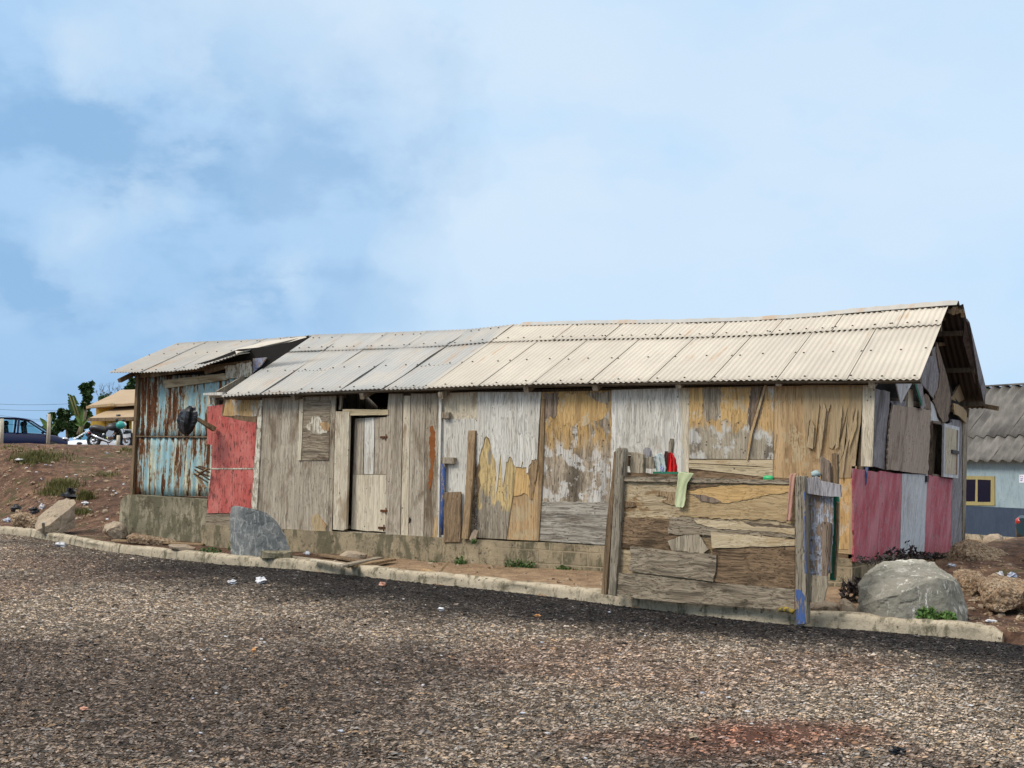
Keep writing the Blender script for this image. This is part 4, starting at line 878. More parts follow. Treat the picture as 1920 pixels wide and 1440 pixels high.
# tin roof
TE = [(205,699),(262,698),(325,696),(369,691),(400,680),(431,669),(446,663)]
TR = [(335,643),(390,640),(440,638),(500,635),(540,632),(560,631),(582,629)]
YTE, YTR = YT-.42, 3.1
mb = MB(); fr = MB()
for i in range(6):
    a, b = atY(*TE[i], YTE), atY(*TE[i+1], YTE); c, d = atY(*TR[i+1], YTR), atY(*TR[i], YTR); e = (c-d)*.02
    mb2 = MB(); sheet(mb2, a, b+(b-a)*.03, c+e, d, wave=.076, amp=.010, rows=7, warp=.006, seed=20+i, nails=(.06, .55, .9), ns=5)
    if i == 0:
        a_ = a+np.array([.35, .5, -.05]); raf = []; raf.append((atY(224,714,YTE+.1), atY(262,695,YTE+.55), .09, .07))
        raf += [(atY(285,704,YTE+.15), atY(330,697,YTE+.15), .05, .06), (atY(385,698,YTE+.3), atY(460,678,YTE+.5), .05, .07), (atY(255,706,YT), atY(470,680,YT), .06, .08)]
        fr.bar(atY(335,650,YTR), atY(560,640,YTR), .06, .08); troof = fr.build('roof', W['brown'], tin)
        for q_ in raf: fr = MB(); fr.bar(*q_); fr.build('rafter', W['brown'], troof)
    mb2.build('roof_sheet', [M_rooft, M_nail], troof)
mb = MB()      # loose brown sheet edge curling over the neighbouring roof
P0, P1 = atY(444,664,YTE), atY(470,655,1.0); mb.add([P0, atY(500,656,1.4), atY(545,645,2.1), atY(582,630,2.9), atY(560,632,2.9), atY(500,640,2.0), atY(440,655,1.0)], [(0,1,2,3,4,5,6)])
v2 = [np.array(p)+np.array([0, 0, -.012]) for p in mb.v]; mb.add(v2, [(6,5,4,3,2,1,0)]); n = 7
mb.add(list(mb.v[:7])+v2, [(i, i+7, (i+1) % 7+7, (i+1) % 7) for i in range(7)]); mb.build('roof_sheet', M_roofc, troof)
tw('fascia_board', [(305,713),(420,700),(425,712),(310,728)], .06, .03, W['creamh'])
tw('fascia_board', [(420,688),(470,678),(472,706),(425,710)], .05, .03, P_['lwhite'], jg=(2, 5, 4, (0,3)))
tw('blue_scrap', [(474,672),(500,670),(490,684),(474,700)], .04, .03, P_['bluepeel'])
tw('gable_infill', [(262,696),(340,691),(400,673),(446,655),(500,650),(545,641),(583,630),(537,661),(470,706),(470,712),(262,712)], -.02, .02, M_dark)  # near-black sheet put in for the shadowed gap under the curled roof edge
tinx = None
# ------------------------------------------------------------------ patchwork fence on the kerb
FA, FB = atZ(1148, 1117, .15), atZ(1489, 1147, .16); FT = (FB-FA); FT[2] = 0; FT /= np.linalg.norm(FT); FN = np.array([FT[1], -FT[0], 0.0])   # FN points at the viewer
fence = thing('board_fence', (FA+FB)/2*np.array([1, 1, 0])+np.array([0, 0, .15]), 'low patchwork fence of brown ply and boards standing on the kerb before the shack', 'fence')
def fp(x, y, off=0.0): return atP(x, y, FA+FN*off, FN)
Z4 = lambda L: [(1120+a/2.88, 700+b/2.88) for a, b in L]
def fe(name, poly, off, th, mt, parent=fence, jg=None, z4=True, bevel=0.0, label=None):
    if z4: poly = Z4(poly)
    if jg: poly = jag(poly, *jg)
    mb = MB(); mb.slab([fp(x, y, off) for x, y in poly], -FN*th); o = mb.build(name, mt, parent, bevel)
    if label: o['label'] = label
    return o
fe('post', [(100,408),(118,400),(138,403),(142,420),(136,560),(128,760),(112,1000),(96,1203),(60,1195),(74,900),(90,600)], .06, .10, W['post'], bevel=.006)
fe('post', [(90,425),(100,420),(92,600),(70,900),(46,1196),(20,1190),(50,800),(78,560)], .0, .05, W['brown'])
fe('rail', [(136,556),(500,562),(800,572),(1062,578),(1062,598),(700,592),(136,582)], .035, .05, W['greyh'], jg=(.5, 8, 3, (0,1,2,4,5)))
fe('rail', [(138,535),(430,545),(800,556),(1062,566),(1062,579),(800,573),(136,557)], -.03, .04, W['brownh'], jg=(.8, 6, 4, (0,1)))
fe('ply_panel', [(130,582),(1068,596),(1066,900),(1066,1170),(104,1090),(112,900)], .0, .012, W['fence'])
fe('ply_panel', [(480,600),(700,604),(780,600),(1068,600),(1066,810),(900,790),(700,785),(540,780),(440,770),(460,700)], .012, .006, W['tanh'], jg=(2.0, 6, 5, (3,4,5,6,7)))
fe('peeled_patch', [(480,630),(560,615),(660,612),(760,604),(900,602),(1065,604),(1065,640),(900,660),(770,690),(680,700),(600,690),(560,660),(500,650)], .019, .003, W['peach'], jg=(1.6, 5, 6))
fe('peeled_patch', [(484,600),(660,600),(620,612),(560,618),(520,632),(484,628)], .023, .003, W['brownh'], jg=(1, 5, 16))
fe('peeled_patch', [(500,650),(560,655),(620,668),(650,682),(672,695),(640,698),(560,692),(540,672)], .0235, .003, W['torn'], jg=(1, 5, 26))
fe('peeled_patch', [(130,690),(200,700),(210,715),(180,725),(130,720)], .013, .003, W['brown'], jg=(1, 4, 27))
fe('peeled_patch', [(330,640),(440,640),(440,700),(400,712),(345,690),(390,672),(310,655)], .013, .003, W['tan_p'], jg=(1.3, 4, 28))
fe('board', [(130,775),(470,790),(460,880),(380,905),(400,960),(200,945),(110,940),(118,850)], .016, .008, W['brownh'], jg=(1.6, 6, 7, (1,2,3,4,5)))
fe('board', [(388,775),(600,788),(800,800),(1066,828),(1066,890),(900,876),(700,872),(500,872),(382,865)], .03, .016, W['greyh'], jg=(1.4, 6, 8))
fe('board', [(520,790),(780,800),(830,825),(1066,838),(1066,870),(860,850),(640,838),(540,812)], .036, .006, W['light'], jg=(1.2, 6, 18))
fe('board', [(380,905),(450,878),(545,870),(600,950),(572,972),(480,962),(400,955)], .034, .014, W['dirtyw'], jg=(.8, 6, 9))
fe('board', [(612,855),(700,865),(900,880),(1066,896),(1066,930),(950,935),(850,934),(740,942),(618,942)], .042, .012, W['light'], jg=(.7, 8, 10, (1,2,3,5,6)))
fe('board', [(620,948),(720,948),(850,935),(1066,928),(1066,1165),(850,1148),(625,1125)], .03, .016, W['brownh'], jg=(.8, 8, 11, (0,1,2)))
fe('board', [(176,935),(300,945),(420,962),(642,980),(640,1050),(625,1125),(480,1105),(300,1085),(168,1068),(180,1000)], .05, .02, W['greyh'], jg=(.9, 7, 12))
fe('board', [(108,1075),(300,1092),(640,1132),(1066,1165),(1064,1283),(800,1262),(400,1235),(100,1203)], .036, .018, W['greyh'], jg=(.7, 8, 13, (0,1,2)))
# posts and boards of the narrow right-hand end
bp = fe('post', [(1068,555),(1120,553),(1124,900),(1130,1200),(1131,1355),(1074,1360),(1070,900)], .10, .09, W['post'], bevel=.005, label='tall post, its foot painted blue')
fe('paint_patch', [(1072,1165),(1100,1172),(1118,1200),(1118,1250),(1124,1352),(1076,1356)], .1025, .003, P_['blue'], bp, jg=(1.2, 5, 3, (0,1,2)))
fe('paint_patch', [(1116,640),(1122,640),(1129,1080),(1120,1080)], .1025, .003, P_['blue'], bp, jg=(.4, 6, 4))
fe('board', [(1122,640),(1200,650),(1270,660),(1272,820),(1262,960),(1240,1100),(1128,1092),(1124,900)], -.02, .025, P_['bluepeel'], jg=(1.0, 7, 14, (2,3,4)))
fe('board', [(1212,800),(1262,810),(1256,960),(1236,1100),(1210,1098)], .006, .02, W['torn'], jg=(1.0, 7, 15))
fe('board', [(1132,1088),(1236,1096),(1243,1150),(1222,1232),(1128,1242)], .03, .02, W['dirtyw'], jg=(.9, 6, 16))
fe('cross_board', [(1124,568),(1180,555),(1205,580),(1310,602),(1314,667),(1220,662),(1122,646)], .06, .03, W['blueg'], jg=(.6, 7, 17, (3,4)))
fe('post', [(1200,455),(1212,450),(1222,462),(1240,470),(1252,485),(1256,540),(1256,1080),(1216,1080),(1206,560)], -.06, .05, W['torn'], jg=(.8, 7, 18, (0,1,2,3)))
fe('post', [(1266,435),(1280,428),(1294,438),(1295,600),(1292,640),(1262,640)], -.10, .05, W['brown'], jg=(.6, 6, 19))
fe('painted_pole', [(1262,588),(1293,600),(1300,700),(1298,900),(1280,1118),(1255,1116),(1262,900)], -.14, .04, P_['green'])
fe('board', [(1292,690),(1303,700),(1298,880),(1284,1100),(1278,1110)], -.13, .03, W['brown'], jg=(.8, 6, 20, (1,2,3)))
# low inner wall of blocks and stubs seen over the fence
Z6 = lambda L: [(1130+a/9.6, 820+b/9.6) for a, b in L]
fe('stub', Z6([(370,262),(520,270),(520,325),(370,320)]), -.10, .05, W['greyh'], z4=False)
fe('stub', Z6([(365,320),(500,340),(495,520),(350,515)]), -.12, .05, W['brown'], z4=False, jg=(.7, 4, 1))
fe('stub', Z6([(510,275),(600,268),(720,305),(722,640),(640,690),(500,640),(488,560)]), -.06, .06, W['dirtyw'], z4=False, jg=(.8, 4, 2))
fe('stub', Z6([(720,370),(900,348),(925,380),(920,560),(730,560)]), -.10, .07, W['post'], z4=False, jg=(.7, 4, 3))
fe('stub', Z6([(730,230),(765,180),(810,190),(840,240),(838,350),(726,352)]), -.16, .05, W['blueg'], z4=False, jg=(.5, 4, 4))
fe('stub', Z6([(1190,100),(1215,20),(1255,30),(1262,100),(1240,300),(1180,300)]), -.14, .04, W['post'], z4=False)
fe('rail', [(300,530),(480,533),(480,545),(300,545)], -.05, .03, P_['green'])
# ------------------------------------------------------------------ cloths, bottles on the fence
def drape(name, poly_rows, off, mt, label, cat, group=None, fold=.012, nf=3, P=fp, N=None, th=.008, seed=0):
    """cloth as a folded sheet: rows of (xl, xr, y) pixels, folds run downwards"""
    N = FN if N is None else N; r = random.Random(seed); mb = MB(); n = 14; R = []
    poly_rows = [tuple(q)+(0,)*(4-len(q)) for q in poly_rows]; rows = []
    for a, b in zip(poly_rows[:-1], poly_rows[1:]):
        for k in range(4): t = k/4; rows.append(tuple(a[i]+(b[i]-a[i])*t for i in range(len(a))))
    rows.append(poly_rows[-1]); ph = r.uniform(0, 6)
    for side in (0, 1):
        for j, rw in enumerate(rows):
            for i in range(n+1):
                u = i/n; x = rw[0]+(rw[1]-rw[0])*u+.4*math.sin(j*1.3+u*5); y = rw[2]+(rw[3] if len(rw) > 3 else 0)*(u-.5)+(r.uniform(-1, 1) if j == len(rows)-1 else 0)
                o = off+fold*math.sin(ph+u*math.pi*2*nf+j*.12)*(.5+.5*j/len(rows))
                R.append(P(x, y, o)-N*th*side)
    m_ = len(rows); nn = (n+1)*m_; fs = []
    for j in range(m_-1):
        for i in range(n):
            a = j*(n+1)+i; q = (a, a+1, a+n+2, a+n+1); fs += [q, tuple(z+nn for z in q[::-1])]
    for i in range(n): fs += [(i, i+nn, i+1+nn, i+1), ((m_-1)*(n+1)+i+1, (m_-1)*(n+1)+i+1+nn, (m_-1)*(n+1)+i+nn, (m_-1)*(n+1)+i)]
    for j in range(m_-1):
        a = j*(n+1); fs += [(a, a+n+1, a+n+1+nn, a+nn), (a+n+n+1, a+n, a+n+nn, a+n+n+1+nn)]
    mb.add(R, fs, 0, True); o = mb.build(name, mt); return tag(o, label, cat, group)
drape('cloth', [(1272,1301,886,3),(1271,1298,892,3),(1270,1289,905),(1268,1286,920),(1266,1285,935),(1265,1283,947),(1269,1280,952)], .06, cloth('yellow_green_cloth', (.52,.56,.34), (.42,.46,.27)), 'pale yellow-green cloth hanging over the fence rail', 'cloth', seed=1, fold=.006, nf=1.6)
drape('cloth', [(1482,1493,888,-2),(1480,1491,895),(1479,1488,920),(1477,1486,945),(1475,1485,965),(1474,1484,977)], .06, cloth('salmon_cloth', (.44,.25,.19), (.36,.19,.14)), 'salmon pink rag hanging down beside the tall blue-footed post', 'cloth', seed=2, fold=.006, nf=1.5)
drape('cloth', [(1254,1258,848),(1253,1262,852),(1253,1267,862),(1252,1269,875),(1251,1270,888)], -.07, cloth('red_cloth', (.62,.02,.018), (.38,.012,.012)), 'bright red cloth bundled on top of the fence', 'cloth', seed=3, fold=.018, nf=2.4)
drape('cloth', [(1226,1238,852,-6),(1226,1243,858,-5),(1228,1247,868),(1229,1249,878),(1231,1248,887)], -.075, cloth('whitish_cloth', (.50,.48,.42), (.34,.44,.46), sc=5), 'whitish and blue cloth heaped behind the fence rail', 'cloth', seed=4, fold=.02, nf=2)
drape('cloth', [(1246,1252,846),(1245,1254,855),(1247,1254,870),(1247,1253,888)], -.09, cloth('brown_cloth', (.10,.055,.05)), 'dark brown cloth wedged beside the red one', 'cloth', seed=5)
drape('cloth', [(1238,1246,873),(1237,1248,880),(1240,1246,887)], -.06, cloth('blue_print_cloth', (.02,.04,.30), (.5,.55,.6), sc=60), 'blue and white printed scrap below the whitish cloth', 'cloth', seed=6, nf=1)
drape('wooden_strip', [(1232,1236,845,6),(1236,1240,848,6),(1246,1250,854)], -.1, W['white'], 'thin curved pale strip poking up over the cloths', 'strip', seed=7, fold=.003, nf=1)
mb = MB(); c = fp(1441, 897, -.02); mb.tube([c+FT*-.05, c+FT*-.03, c+FT*.035, c+FT*.05], [.022,.03,.03,.018], 10)
tag(mb.build('plastic_bottle', plain('green_plastic', (.03,.35,.12), .35)), 'small green plastic bottle lying on the fence rail', 'bottle')
mb = MB(); c = fp(1530, 889, -.05); mb.ball(c, (.05,.04,.035), jit=.25)
tag(mb.build('rag', cloth('pale_teal_cloth', (.32,.40,.40))), 'pale teal rag stuffed against the broken post', 'cloth')
mb = MB(); c = fp(1478, 1146, .07); mb.tube([c-FT*.10, c-FT*.03+np.array([0,0,.015]), c+FT*.04, c+FT*.08+np.array([0,0,.02])], [.02,.028,.024,.01], 8)
tag(mb.build('rag', cloth('mustard_cloth', (.40,.28,.03), (.06,.05,.03), sc=30)), 'mustard yellow rag on the kerb at the fence corner', 'cloth')
# ------------------------------------------------------------------ things leaning on the long wall
def lean(name, poly, off_b, off_t, th, mt, label, cat):
    ys_ = [p[1] for p in poly]; y0, y1 = min(ys_), max(ys_); mb = MB()
    mb.slab([atY(x, y, -(off_t+(off_b-off_t)*(y-y0)/(y1-y0))) for x, y in poly], (0, th, 0)); return tag(mb.build(name, mt, None, .003), label, cat)
lean('leaning_board', [(833,923),(864,922),(863,1016),(831,1017)], .11, .07, .025, W['brown'], 'short dark brown board leaning against the pale wall panel', 'board')
lean('leaning_plank', [(878,807),(891,807),(886,900),(877,1011),(865,1010),(872,930)], .15, .06, .05, W['tan_p'], 'long narrow brown plank leaning beside the short dark board', 'plank')
mb = MB(); mb.tube([atY(831.5, 870, -.06), atY(830, 960, -.07), atY(829, 1003, -.08)], .036, 12); o = mb.build('painted_pole', P_['blue']); tag(o, 'blue painted pole with flaking foot standing against the wall', 'pole')
mb = MB()
for k in range(12):
    y = 930+k*6.6; p = atY(891+1.5*math.sin(k*1.1), y, -.055); mb.ring(p, .020, .006, (1, 0, 0) if k % 2 else (0, 1, 0), 10, 5)
tag(mb.build('chain', plain('rusty_chain_metal', (.06,.04,.03), .7)), 'rusty chain hanging beside the narrow brown plank', 'chain')
mb = MB(); mb.slab([atY(x, y, -.14) for x, y in [(884,1000),(889,993),(896,996),(891,1012),(885,1016),(880,1011)]], (0, .03, 0)); tag(mb.build('stone_chip', M_rockt), 'flat pale stone standing on the ledge under the chain', 'stone')
# stick with a black bag, bundle of slats
pk0, pk1 = atY(402, 805, -.1), atY(364, 782, -.45)
mb = MB(); mb.bar(pk1, pk0, .06, .045, w2=.10); tag(mb.build('projecting_plank', W['tan_p']), 'slanting plank poking out from the red panel, carrying the black bag', 'plank')
mb = MB(); c = atY(351, 790, -.5); n = 18; rr = 14; vs = []
for i in range(rr+1):
    th = i/rr; 
    for j in range(n):
        a = 2*math.pi*j/n; w = [.02,.08,.125,.15,.165,.17,.175,.175,.17,.16,.15,.135,.115,.08,.02][i]; k = 1+.20*math.sin(a*4+th*2.2)+.10*math.sin(a*7+1+th*5)
        jx = rnd.uniform(-.014, .014); vs.append((c[0]+(w*k+jx)*math.cos(a)*1.05+.07*(1-th)**2-.01, c[1]+(w*k+jx)*math.sin(a)*.55, c[2]+.25-.47*th+.03*math.sin(a*3+i*.2)*th+jx))
fs = [(i*n+j, (i+1)*n+j, (i+1)*n+(j+1) % n, i*n+(j+1) % n) for i in range(rr) for j in range(n)]
mb.add(vs, fs, 0, False); tag(mb.build('plastic_bag', M_bag), 'black plastic bag hooked on the slanting plank by the rusty wall', 'bag')
mb = MB()
for (a, b) in (((366,875),(393,886)),((364,880),(393,900)),((368,884),(392,893)),((363,888),(390,905)),((372,874),(393,880)),((385,915),(366,888)),((390,878),(368,893))):
    p, q = atY(*a, -.2-rnd.uniform(0,.1)), atY(*b, .0); mb.bar(p, q, .045, .02)
tag(mb.build('slat_bundle', W['tan_p']), 'bundle of broken slats wedged between rusty wall and red panel', 'slats')
# ------------------------------------------------------------------ rocks
def rock(name, poly, P, t, mt, label, cat, seed=1, n=3, amp=.03, group=None, parent=None, back=.8, ridge=None, front=.45):
    """convex-ish rock whose outline stands in an upright plane at P; real depth t"""
    P = np.array(P, float); nv = np.array([C[0]-P[0], C[1]-P[1], 0]); nv /= np.linalg.norm(nv)
    pts = [atP(x, y, P, nv) for x, y in poly]; c = np.mean(pts, 0); r = random.Random(seed); bm = bmesh.new()
    base = min(p[2] for p in pts)
    for (k, d) in ((1.0, 0), (.82, t*front*.8), (.5, t*front), (.9, -t*back*.6), (.6, -t*back)):
        for p in pts:
            q = c+(p-c)*k; q[2] = base+(q[2]-base) if p[2] > base+.05 else q[2]-(q[2]-p[2])*.9
            q = q+nv*d+np.array([r.uniform(-1, 1), r.uniform(-1, 1), r.uniform(-.5, .5)])*amp*(.6 if k < 1 else .0); bm.verts.new(q)
    bmesh.ops.convex_hull(bm, input=bm.verts)
    for v in [v for v in bm.verts if not v.link_faces]: bm.verts.remove(v)
    bmesh.ops.triangulate(bm, faces=bm.faces); 
    for _ in range(n): bmesh.ops.subdivide_edges(bm, edges=[e for e in bm.edges if e.calc_length() > .035], cuts=1, use_grid_fill=True); bmesh.ops.triangulate(bm, faces=bm.faces)
    bm.normal_update()
    for v in bm.verts:
        k = mnoise.fractal(v.co*3.2+Vector((seed, 0, 0)), 1.0, 2.0, 4)*amp*.9+mnoise.fractal(v.co*14+Vector((seed, 3, 0)), .8, 2.0, 3)*amp*.35; v.co = v.co+v.normal*k
    me = bpy.data.meshes.new(name); bm.to_mesh(me); bm.free(); off = Vector((c[0], c[1], base)); me.transform(Matrix.Translation(-off)); me.materials.append(mt)
    o = link(bpy.data.objects.new(name, me)); o.location = off; return tag(o, label, cat, group)
def hull(name, pts, P, mt, label, cat, seed=1, amp=.02, n=5, group=None):
    """rock from explicit corner points (pixel x, pixel y, metres towards the viewer of the upright plane at P)"""
    P = np.array(P, float); nv = np.array([C[0]-P[0], C[1]-P[1], 0]); nv /= np.linalg.norm(nv); bm = bmesh.new(); Q = []
    for (x, y, d) in pts:
        q = atP(x, y, P+nv*d, nv); Q.append(q); bm.verts.new(q)
    Q = np.array(Q); c = Q.mean(0); base = Q[:, 2].min()
    bmesh.ops.convex_hull(bm, input=bm.verts)
    for v in [v for v in bm.verts if not v.link_faces]: bm.verts.remove(v)
    bmesh.ops.triangulate(bm, faces=bm.faces)
    for _ in range(n): bmesh.ops.subdivide_edges(bm, edges=[e for e in bm.edges if e.calc_length() > .035], cuts=1, use_grid_fill=True); bmesh.ops.triangulate(bm, faces=bm.faces)
    for _ in range(0): bmesh.ops.smooth_vert(bm, verts=bm.verts, factor=.5, use_axis_x=True, use_axis_y=True, use_axis_z=True)
    bm.normal_update()
    for v in bm.verts:
        a = v.co*2.6+Vector((seed, 0, 0)); k = mnoise.fractal(a, 1.0, 2.0, 4)*amp*1.2
        w = abs(mnoise.noise(v.co*5+Vector((seed, 9, 0)))); k -= max(0, .10-w)*amp*6; k += mnoise.fractal(v.co*18, .8, 2.0, 3)*amp*.25
        v.co = v.co+v.normal*k
    me = bpy.data.meshes.new(name); bm.to_mesh(me); bm.free(); off = Vector((c[0], c[1], base)); me.transform(Matrix.Translation(-off)); me.materials.append(mt)
    o = link(bpy.data.objects.new(name, me)); o.location = off; return tag(o, label, cat, group)
Z5 = lambda L: [(1500+a/3.43, 820+b/3.43) for a, b in L]
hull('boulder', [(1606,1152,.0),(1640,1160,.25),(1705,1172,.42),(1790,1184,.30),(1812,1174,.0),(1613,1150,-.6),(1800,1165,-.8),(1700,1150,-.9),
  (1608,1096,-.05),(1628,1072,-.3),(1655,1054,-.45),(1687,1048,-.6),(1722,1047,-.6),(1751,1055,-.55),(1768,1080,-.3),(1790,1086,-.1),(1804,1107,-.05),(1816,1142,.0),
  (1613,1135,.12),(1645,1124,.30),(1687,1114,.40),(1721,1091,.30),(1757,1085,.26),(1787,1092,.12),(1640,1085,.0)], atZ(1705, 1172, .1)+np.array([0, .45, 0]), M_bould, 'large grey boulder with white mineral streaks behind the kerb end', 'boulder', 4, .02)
hull('boulder', [(433,951,-.05),(440,948,-.02),(453,950,.10),(480,955,.12),(500,962,.10),(520,979,.12),(536,1006,.14),(548,1040,.16),(470,1046,.24),(447,1044,.12),(433,1040,-.08),(436,1000,-.06),(431,968,-.08),
  (440,955,-.35),(500,972,-.4),(540,1035,-.35),(440,1038,-.4)], atZ(490, 1048, .1)+np.array([0, .15, 0]), M_vein, 'upright blue-grey veined boulder standing before the ply wall', 'boulder', 9, .009)
hull('rock_slab', [(110,939,-.3),(120,936,-.35),(139,936,-.3),(142,944,.0),(141,988,.1),(116,1000,.28),(93,984,.32),(66,995,.25),(72,969,-.25),(66,985,-.4),(137,980,-.6),(112,998,-.3),(100,1000,.3)], atZ(105, 1001, .12)+np.array([0, .25, 0]), M_rockt, 'big tilted tan slab of rock beside the kerb, far left', 'rock', 12, .014)
rock('rock', [(16,965),(35,962),(58,966),(72,972),(82,988),(70,996),(45,988),(22,984)], atZ(48, 991, .12)+np.array([0, .35, 0]), .7, M_crust, 'low crusty yellowish rock joined to the tilted slab', 'rock', 13, n=4, amp=.05)
rock('rock', [(196,985),(212,977),(225,978),(238,986),(240,1008),(228,1013),(205,1006),(193,996)], atZ(218, 1012, .12)+np.array([0, .2, 0]), .5, M_rockt, 'pinkish broken rock at the corner of the mossy concrete base', 'rock', 14, n=4, amp=.04)
rock('rock', [(236,1006),(250,1001),(275,1006),(300,1012),(330,1014),(345,1018),(300,1021),(240,1017)], atZ(290, 1021, .12)+np.array([0, .3, 0]), .5, M_crust, 'low sandy heap of rubble below the mossy concrete base', 'rubble', 15, n=4, amp=.03)
rock('broken_slab', [(315,1022),(350,1021),(368,1027),(366,1034),(340,1033),(318,1028)], atZ(342, 1036, .12)+np.array([0, .15, 0]), .4, M_rockt, 'flat broken concrete slab lying under the thin plank', 'slab', 16, n=3, amp=.012)
rock('concrete_block', [(489,1032),(549,1033),(549,1047),(488,1046)], atZ(520, 1050, .12), .28, M_conc, 'small concrete block behind the kerb beside the veined boulder', 'block', 17, n=3, amp=.006)
rock('rock', [(636,1042),(650,1033),(672,1034),(690,1039),(688,1046),(640,1050)], atZ(664, 1052, .1)+np.array([0, .3, 0]), .3, M_rockt, 'flat weathered stone lying beyond the loose planks', 'rock', 18, n=3, amp=.02)
rock('rock', Z5([(972,740),(1000,690),(1060,672),(1140,690),(1230,715),(1320,770),(1390,800),(1400,860),(1350,885),(1250,885),(1150,870),(1040,850),(965,830),(955,780)]), atZ(1845, 1082, .15)+np.array([.1, .5, .0]), 1.6, M_crust, 'knobbly earthen rock mound behind the shack corner', 'rock', 19, n=5, amp=.055)
rock('rock', Z5([(1180,650),(1215,628),(1265,625),(1300,640),(1328,690),(1325,720),(1280,715),(1180,690)]), atZ(1865, 1045, .1)+np.array([0, .8, 0]), .8, M_rockt, 'smooth grey-tan stone on top of the earthen mound', 'rock', 20, n=4, amp=.04)
rock('rock', Z5([(1180,930),(1250,910),(1350,925),(1500,950),(1520,1060),(1400,1085),(1250,1075),(1190,1060),(1150,1000)]), atZ(1880, 1150, .1)+np.array([.1, .6, .0]), 1.3, M_crust, 'lower orange-brown rock at the right edge of the picture', 'rock', 21, n=5, amp=.05)
rock('rock', Z5([(1000,880),(1060,860),(1150,880),(1210,930),(1200,1010),(1120,1040),(1040,1020),(990,950)]), atZ(1820, 1140, .1)+np.array([0, 1.2, .0]), .9, M_crust, 'brown rubble rock between the boulder and the earthen mound', 'rock', 22, n=5, amp=.05)
rock('rock', Z5([(50,1090),(100,1065),(170,1060),(240,1075),(255,1110),(240,1135),(140,1130),(60,1120)]), atZ(1545, 1152, .1)+np.array([0, .25, 0]), .35, M_rockt, 'brown stone behind the kerb at the foot of the fence end', 'rock', 23, n=3, amp=.02)
rock('rock', Z5([(242,1060),(270,1030),(330,1060),(372,1110),(370,1140),(300,1140),(255,1130)]), atZ(1588, 1157, .1)+np.array([0, .15, 0]), .3, M_rockt, 'angular tan stone leaning on the large boulder', 'rock', 24, n=3, amp=.02)
# foundation rubble strip between wall and kerb
def plank(name, a, b, w, h, mt, label, za=.13, zb=.13, cat='plank'):
    p, q = atZ(*a, za), atZ(*b, zb); mb = MB(); mb.bar(p, q, w, h, m=0); return tag(mb.build(name, mt, None, .003), label, cat)
plank('loose_plank', (212,1013), (384,1021), .12, .03, W['tan_p'], 'long thin plank lying below the mossy concrete base', .16, .14)
plank('loose_plank', (510,1040), (665,1061), .20, .03, W['greyb'], 'widest loose plank lying flat behind the kerb', .12, .14)
plank('loose_plank', (600,1040), (680,1052), .16, .03, W['brown'], 'dark short plank between the flat stone and the wide plank', .15, .15)
plank('loose_plank', (655,1062), (735,1049), .14, .03, W['tan_p'], 'rightmost loose plank, slanting toward the wall', .15, .17)
plank('loose_plank', (635,1062), (712,1046), .12, .03, W['greyb'], 'grey plank crossing beside the rightmost loose plank', .19, .17)
plank('loose_plank', (586,1050), (650,1059), .10, .025, W['cream'], 'pale narrow plank next to the widest one', .18, .18)
plank('wood_splinter', (820,1078), (842,1052), .07, .03, W['tan_p'], 'short splinter of wood standing up by the foundation', .12, .30, 'splinter')
plank('wood_splinter', (795,1068), (823,1077), .07, .03, W['orange'], 'short orange-brown splinter lying by the kerb', .14, .13, 'splinter')
plank('white_stick', (81,980), (83,1001), .05, .02, W['white'], 'short whitish stick leaning on the tilted slab', .42, .16, 'stick')
# ------------------------------------------------------------------ plants
def leaves(mb, c, r, n, size, up=.4, asp=.5, m=0, seed=0, shell=0.0, droop=0.0):
    g = random.Random(seed); c = np.array(c)
    for _ in range(n):
        while True:
            v = np.array([g.uniform(-1, 1) for _ in range(3)]); l = np.linalg.norm(v)
            if shell <= l <= 1: break
        p = c+v*np.array(r); d = Vector((g.gauss(0, 1), g.gauss(0, 1), g.gauss(up, .6)-droop)).normalized(); a = d.cross(Vector((g.gauss(0,1), g.gauss(0,1), g.gauss(0,1)))).normalized(); s = size*g.uniform(.55, 1.35)
        P0 = Vector(p); b = d.cross(a)*.15
        mb.add([P0-d*s*.5, P0+a*s*asp*.5+b*s*.5, P0+d*s*.5+b*s*.3, P0-a*s*asp*.5+b*s*.5], [(0,1,2,3)], m)
def blades(mb, c, rx_, ry_, n, h, m=0, seed=0, w=.008):
    g = random.Random(seed)
    for _ in range(n):
        x, y = c[0]+g.gauss(0, .45)*rx_, c[1]+g.gauss(0, .45)*ry_; z = c[2]-.02; H_ = h*g.uniform(.5, 1.2); a = g.uniform(0, 6.3); lx_, ly_ = math.cos(a)*H_*.45*g.random(), math.sin(a)*H_*.45*g.random(); wx, wy = -math.sin(a)*w, math.cos(a)*w
        mb.add([(x-wx, y-wy, z), (x+wx, y+wy, z), (x+lx_*.5+wx*.7, y+ly_*.5+wy*.7, z+H_*.6), (x+lx_*.5-wx*.7, y+ly_*.5-wy*.7, z+H_*.6), (x+lx_*1.3, y+ly_*1.3, z+H_)], [(0,1,2,3),(3,2,4)], m)
def weed(px, py, Z, rx_, h, mt, label, group=None, n=160, seed=0, size=.05, gr=40):
    c = atZ(px, py, Z); mb = MB(); leaves(mb, c+np.array([0, 0, h*.5]), (rx_, rx_*.6, h*.5), n, size, seed=seed, asp=.6); blades(mb, c, rx_, rx_*.6, gr, h*1.1, seed=seed)
    return tag(mb.build('weed', mt), label, 'weed', group)
weed(1738, 1168, .12, .13, .15, M_leafb, 'bright green leafy weed at the foot of the large boulder', n=230, seed=1)
weed(1777, 1170, .12, .08, .12, M_leafb, 'smaller bright green weed right of the first, under the boulder', n=150, seed=2)
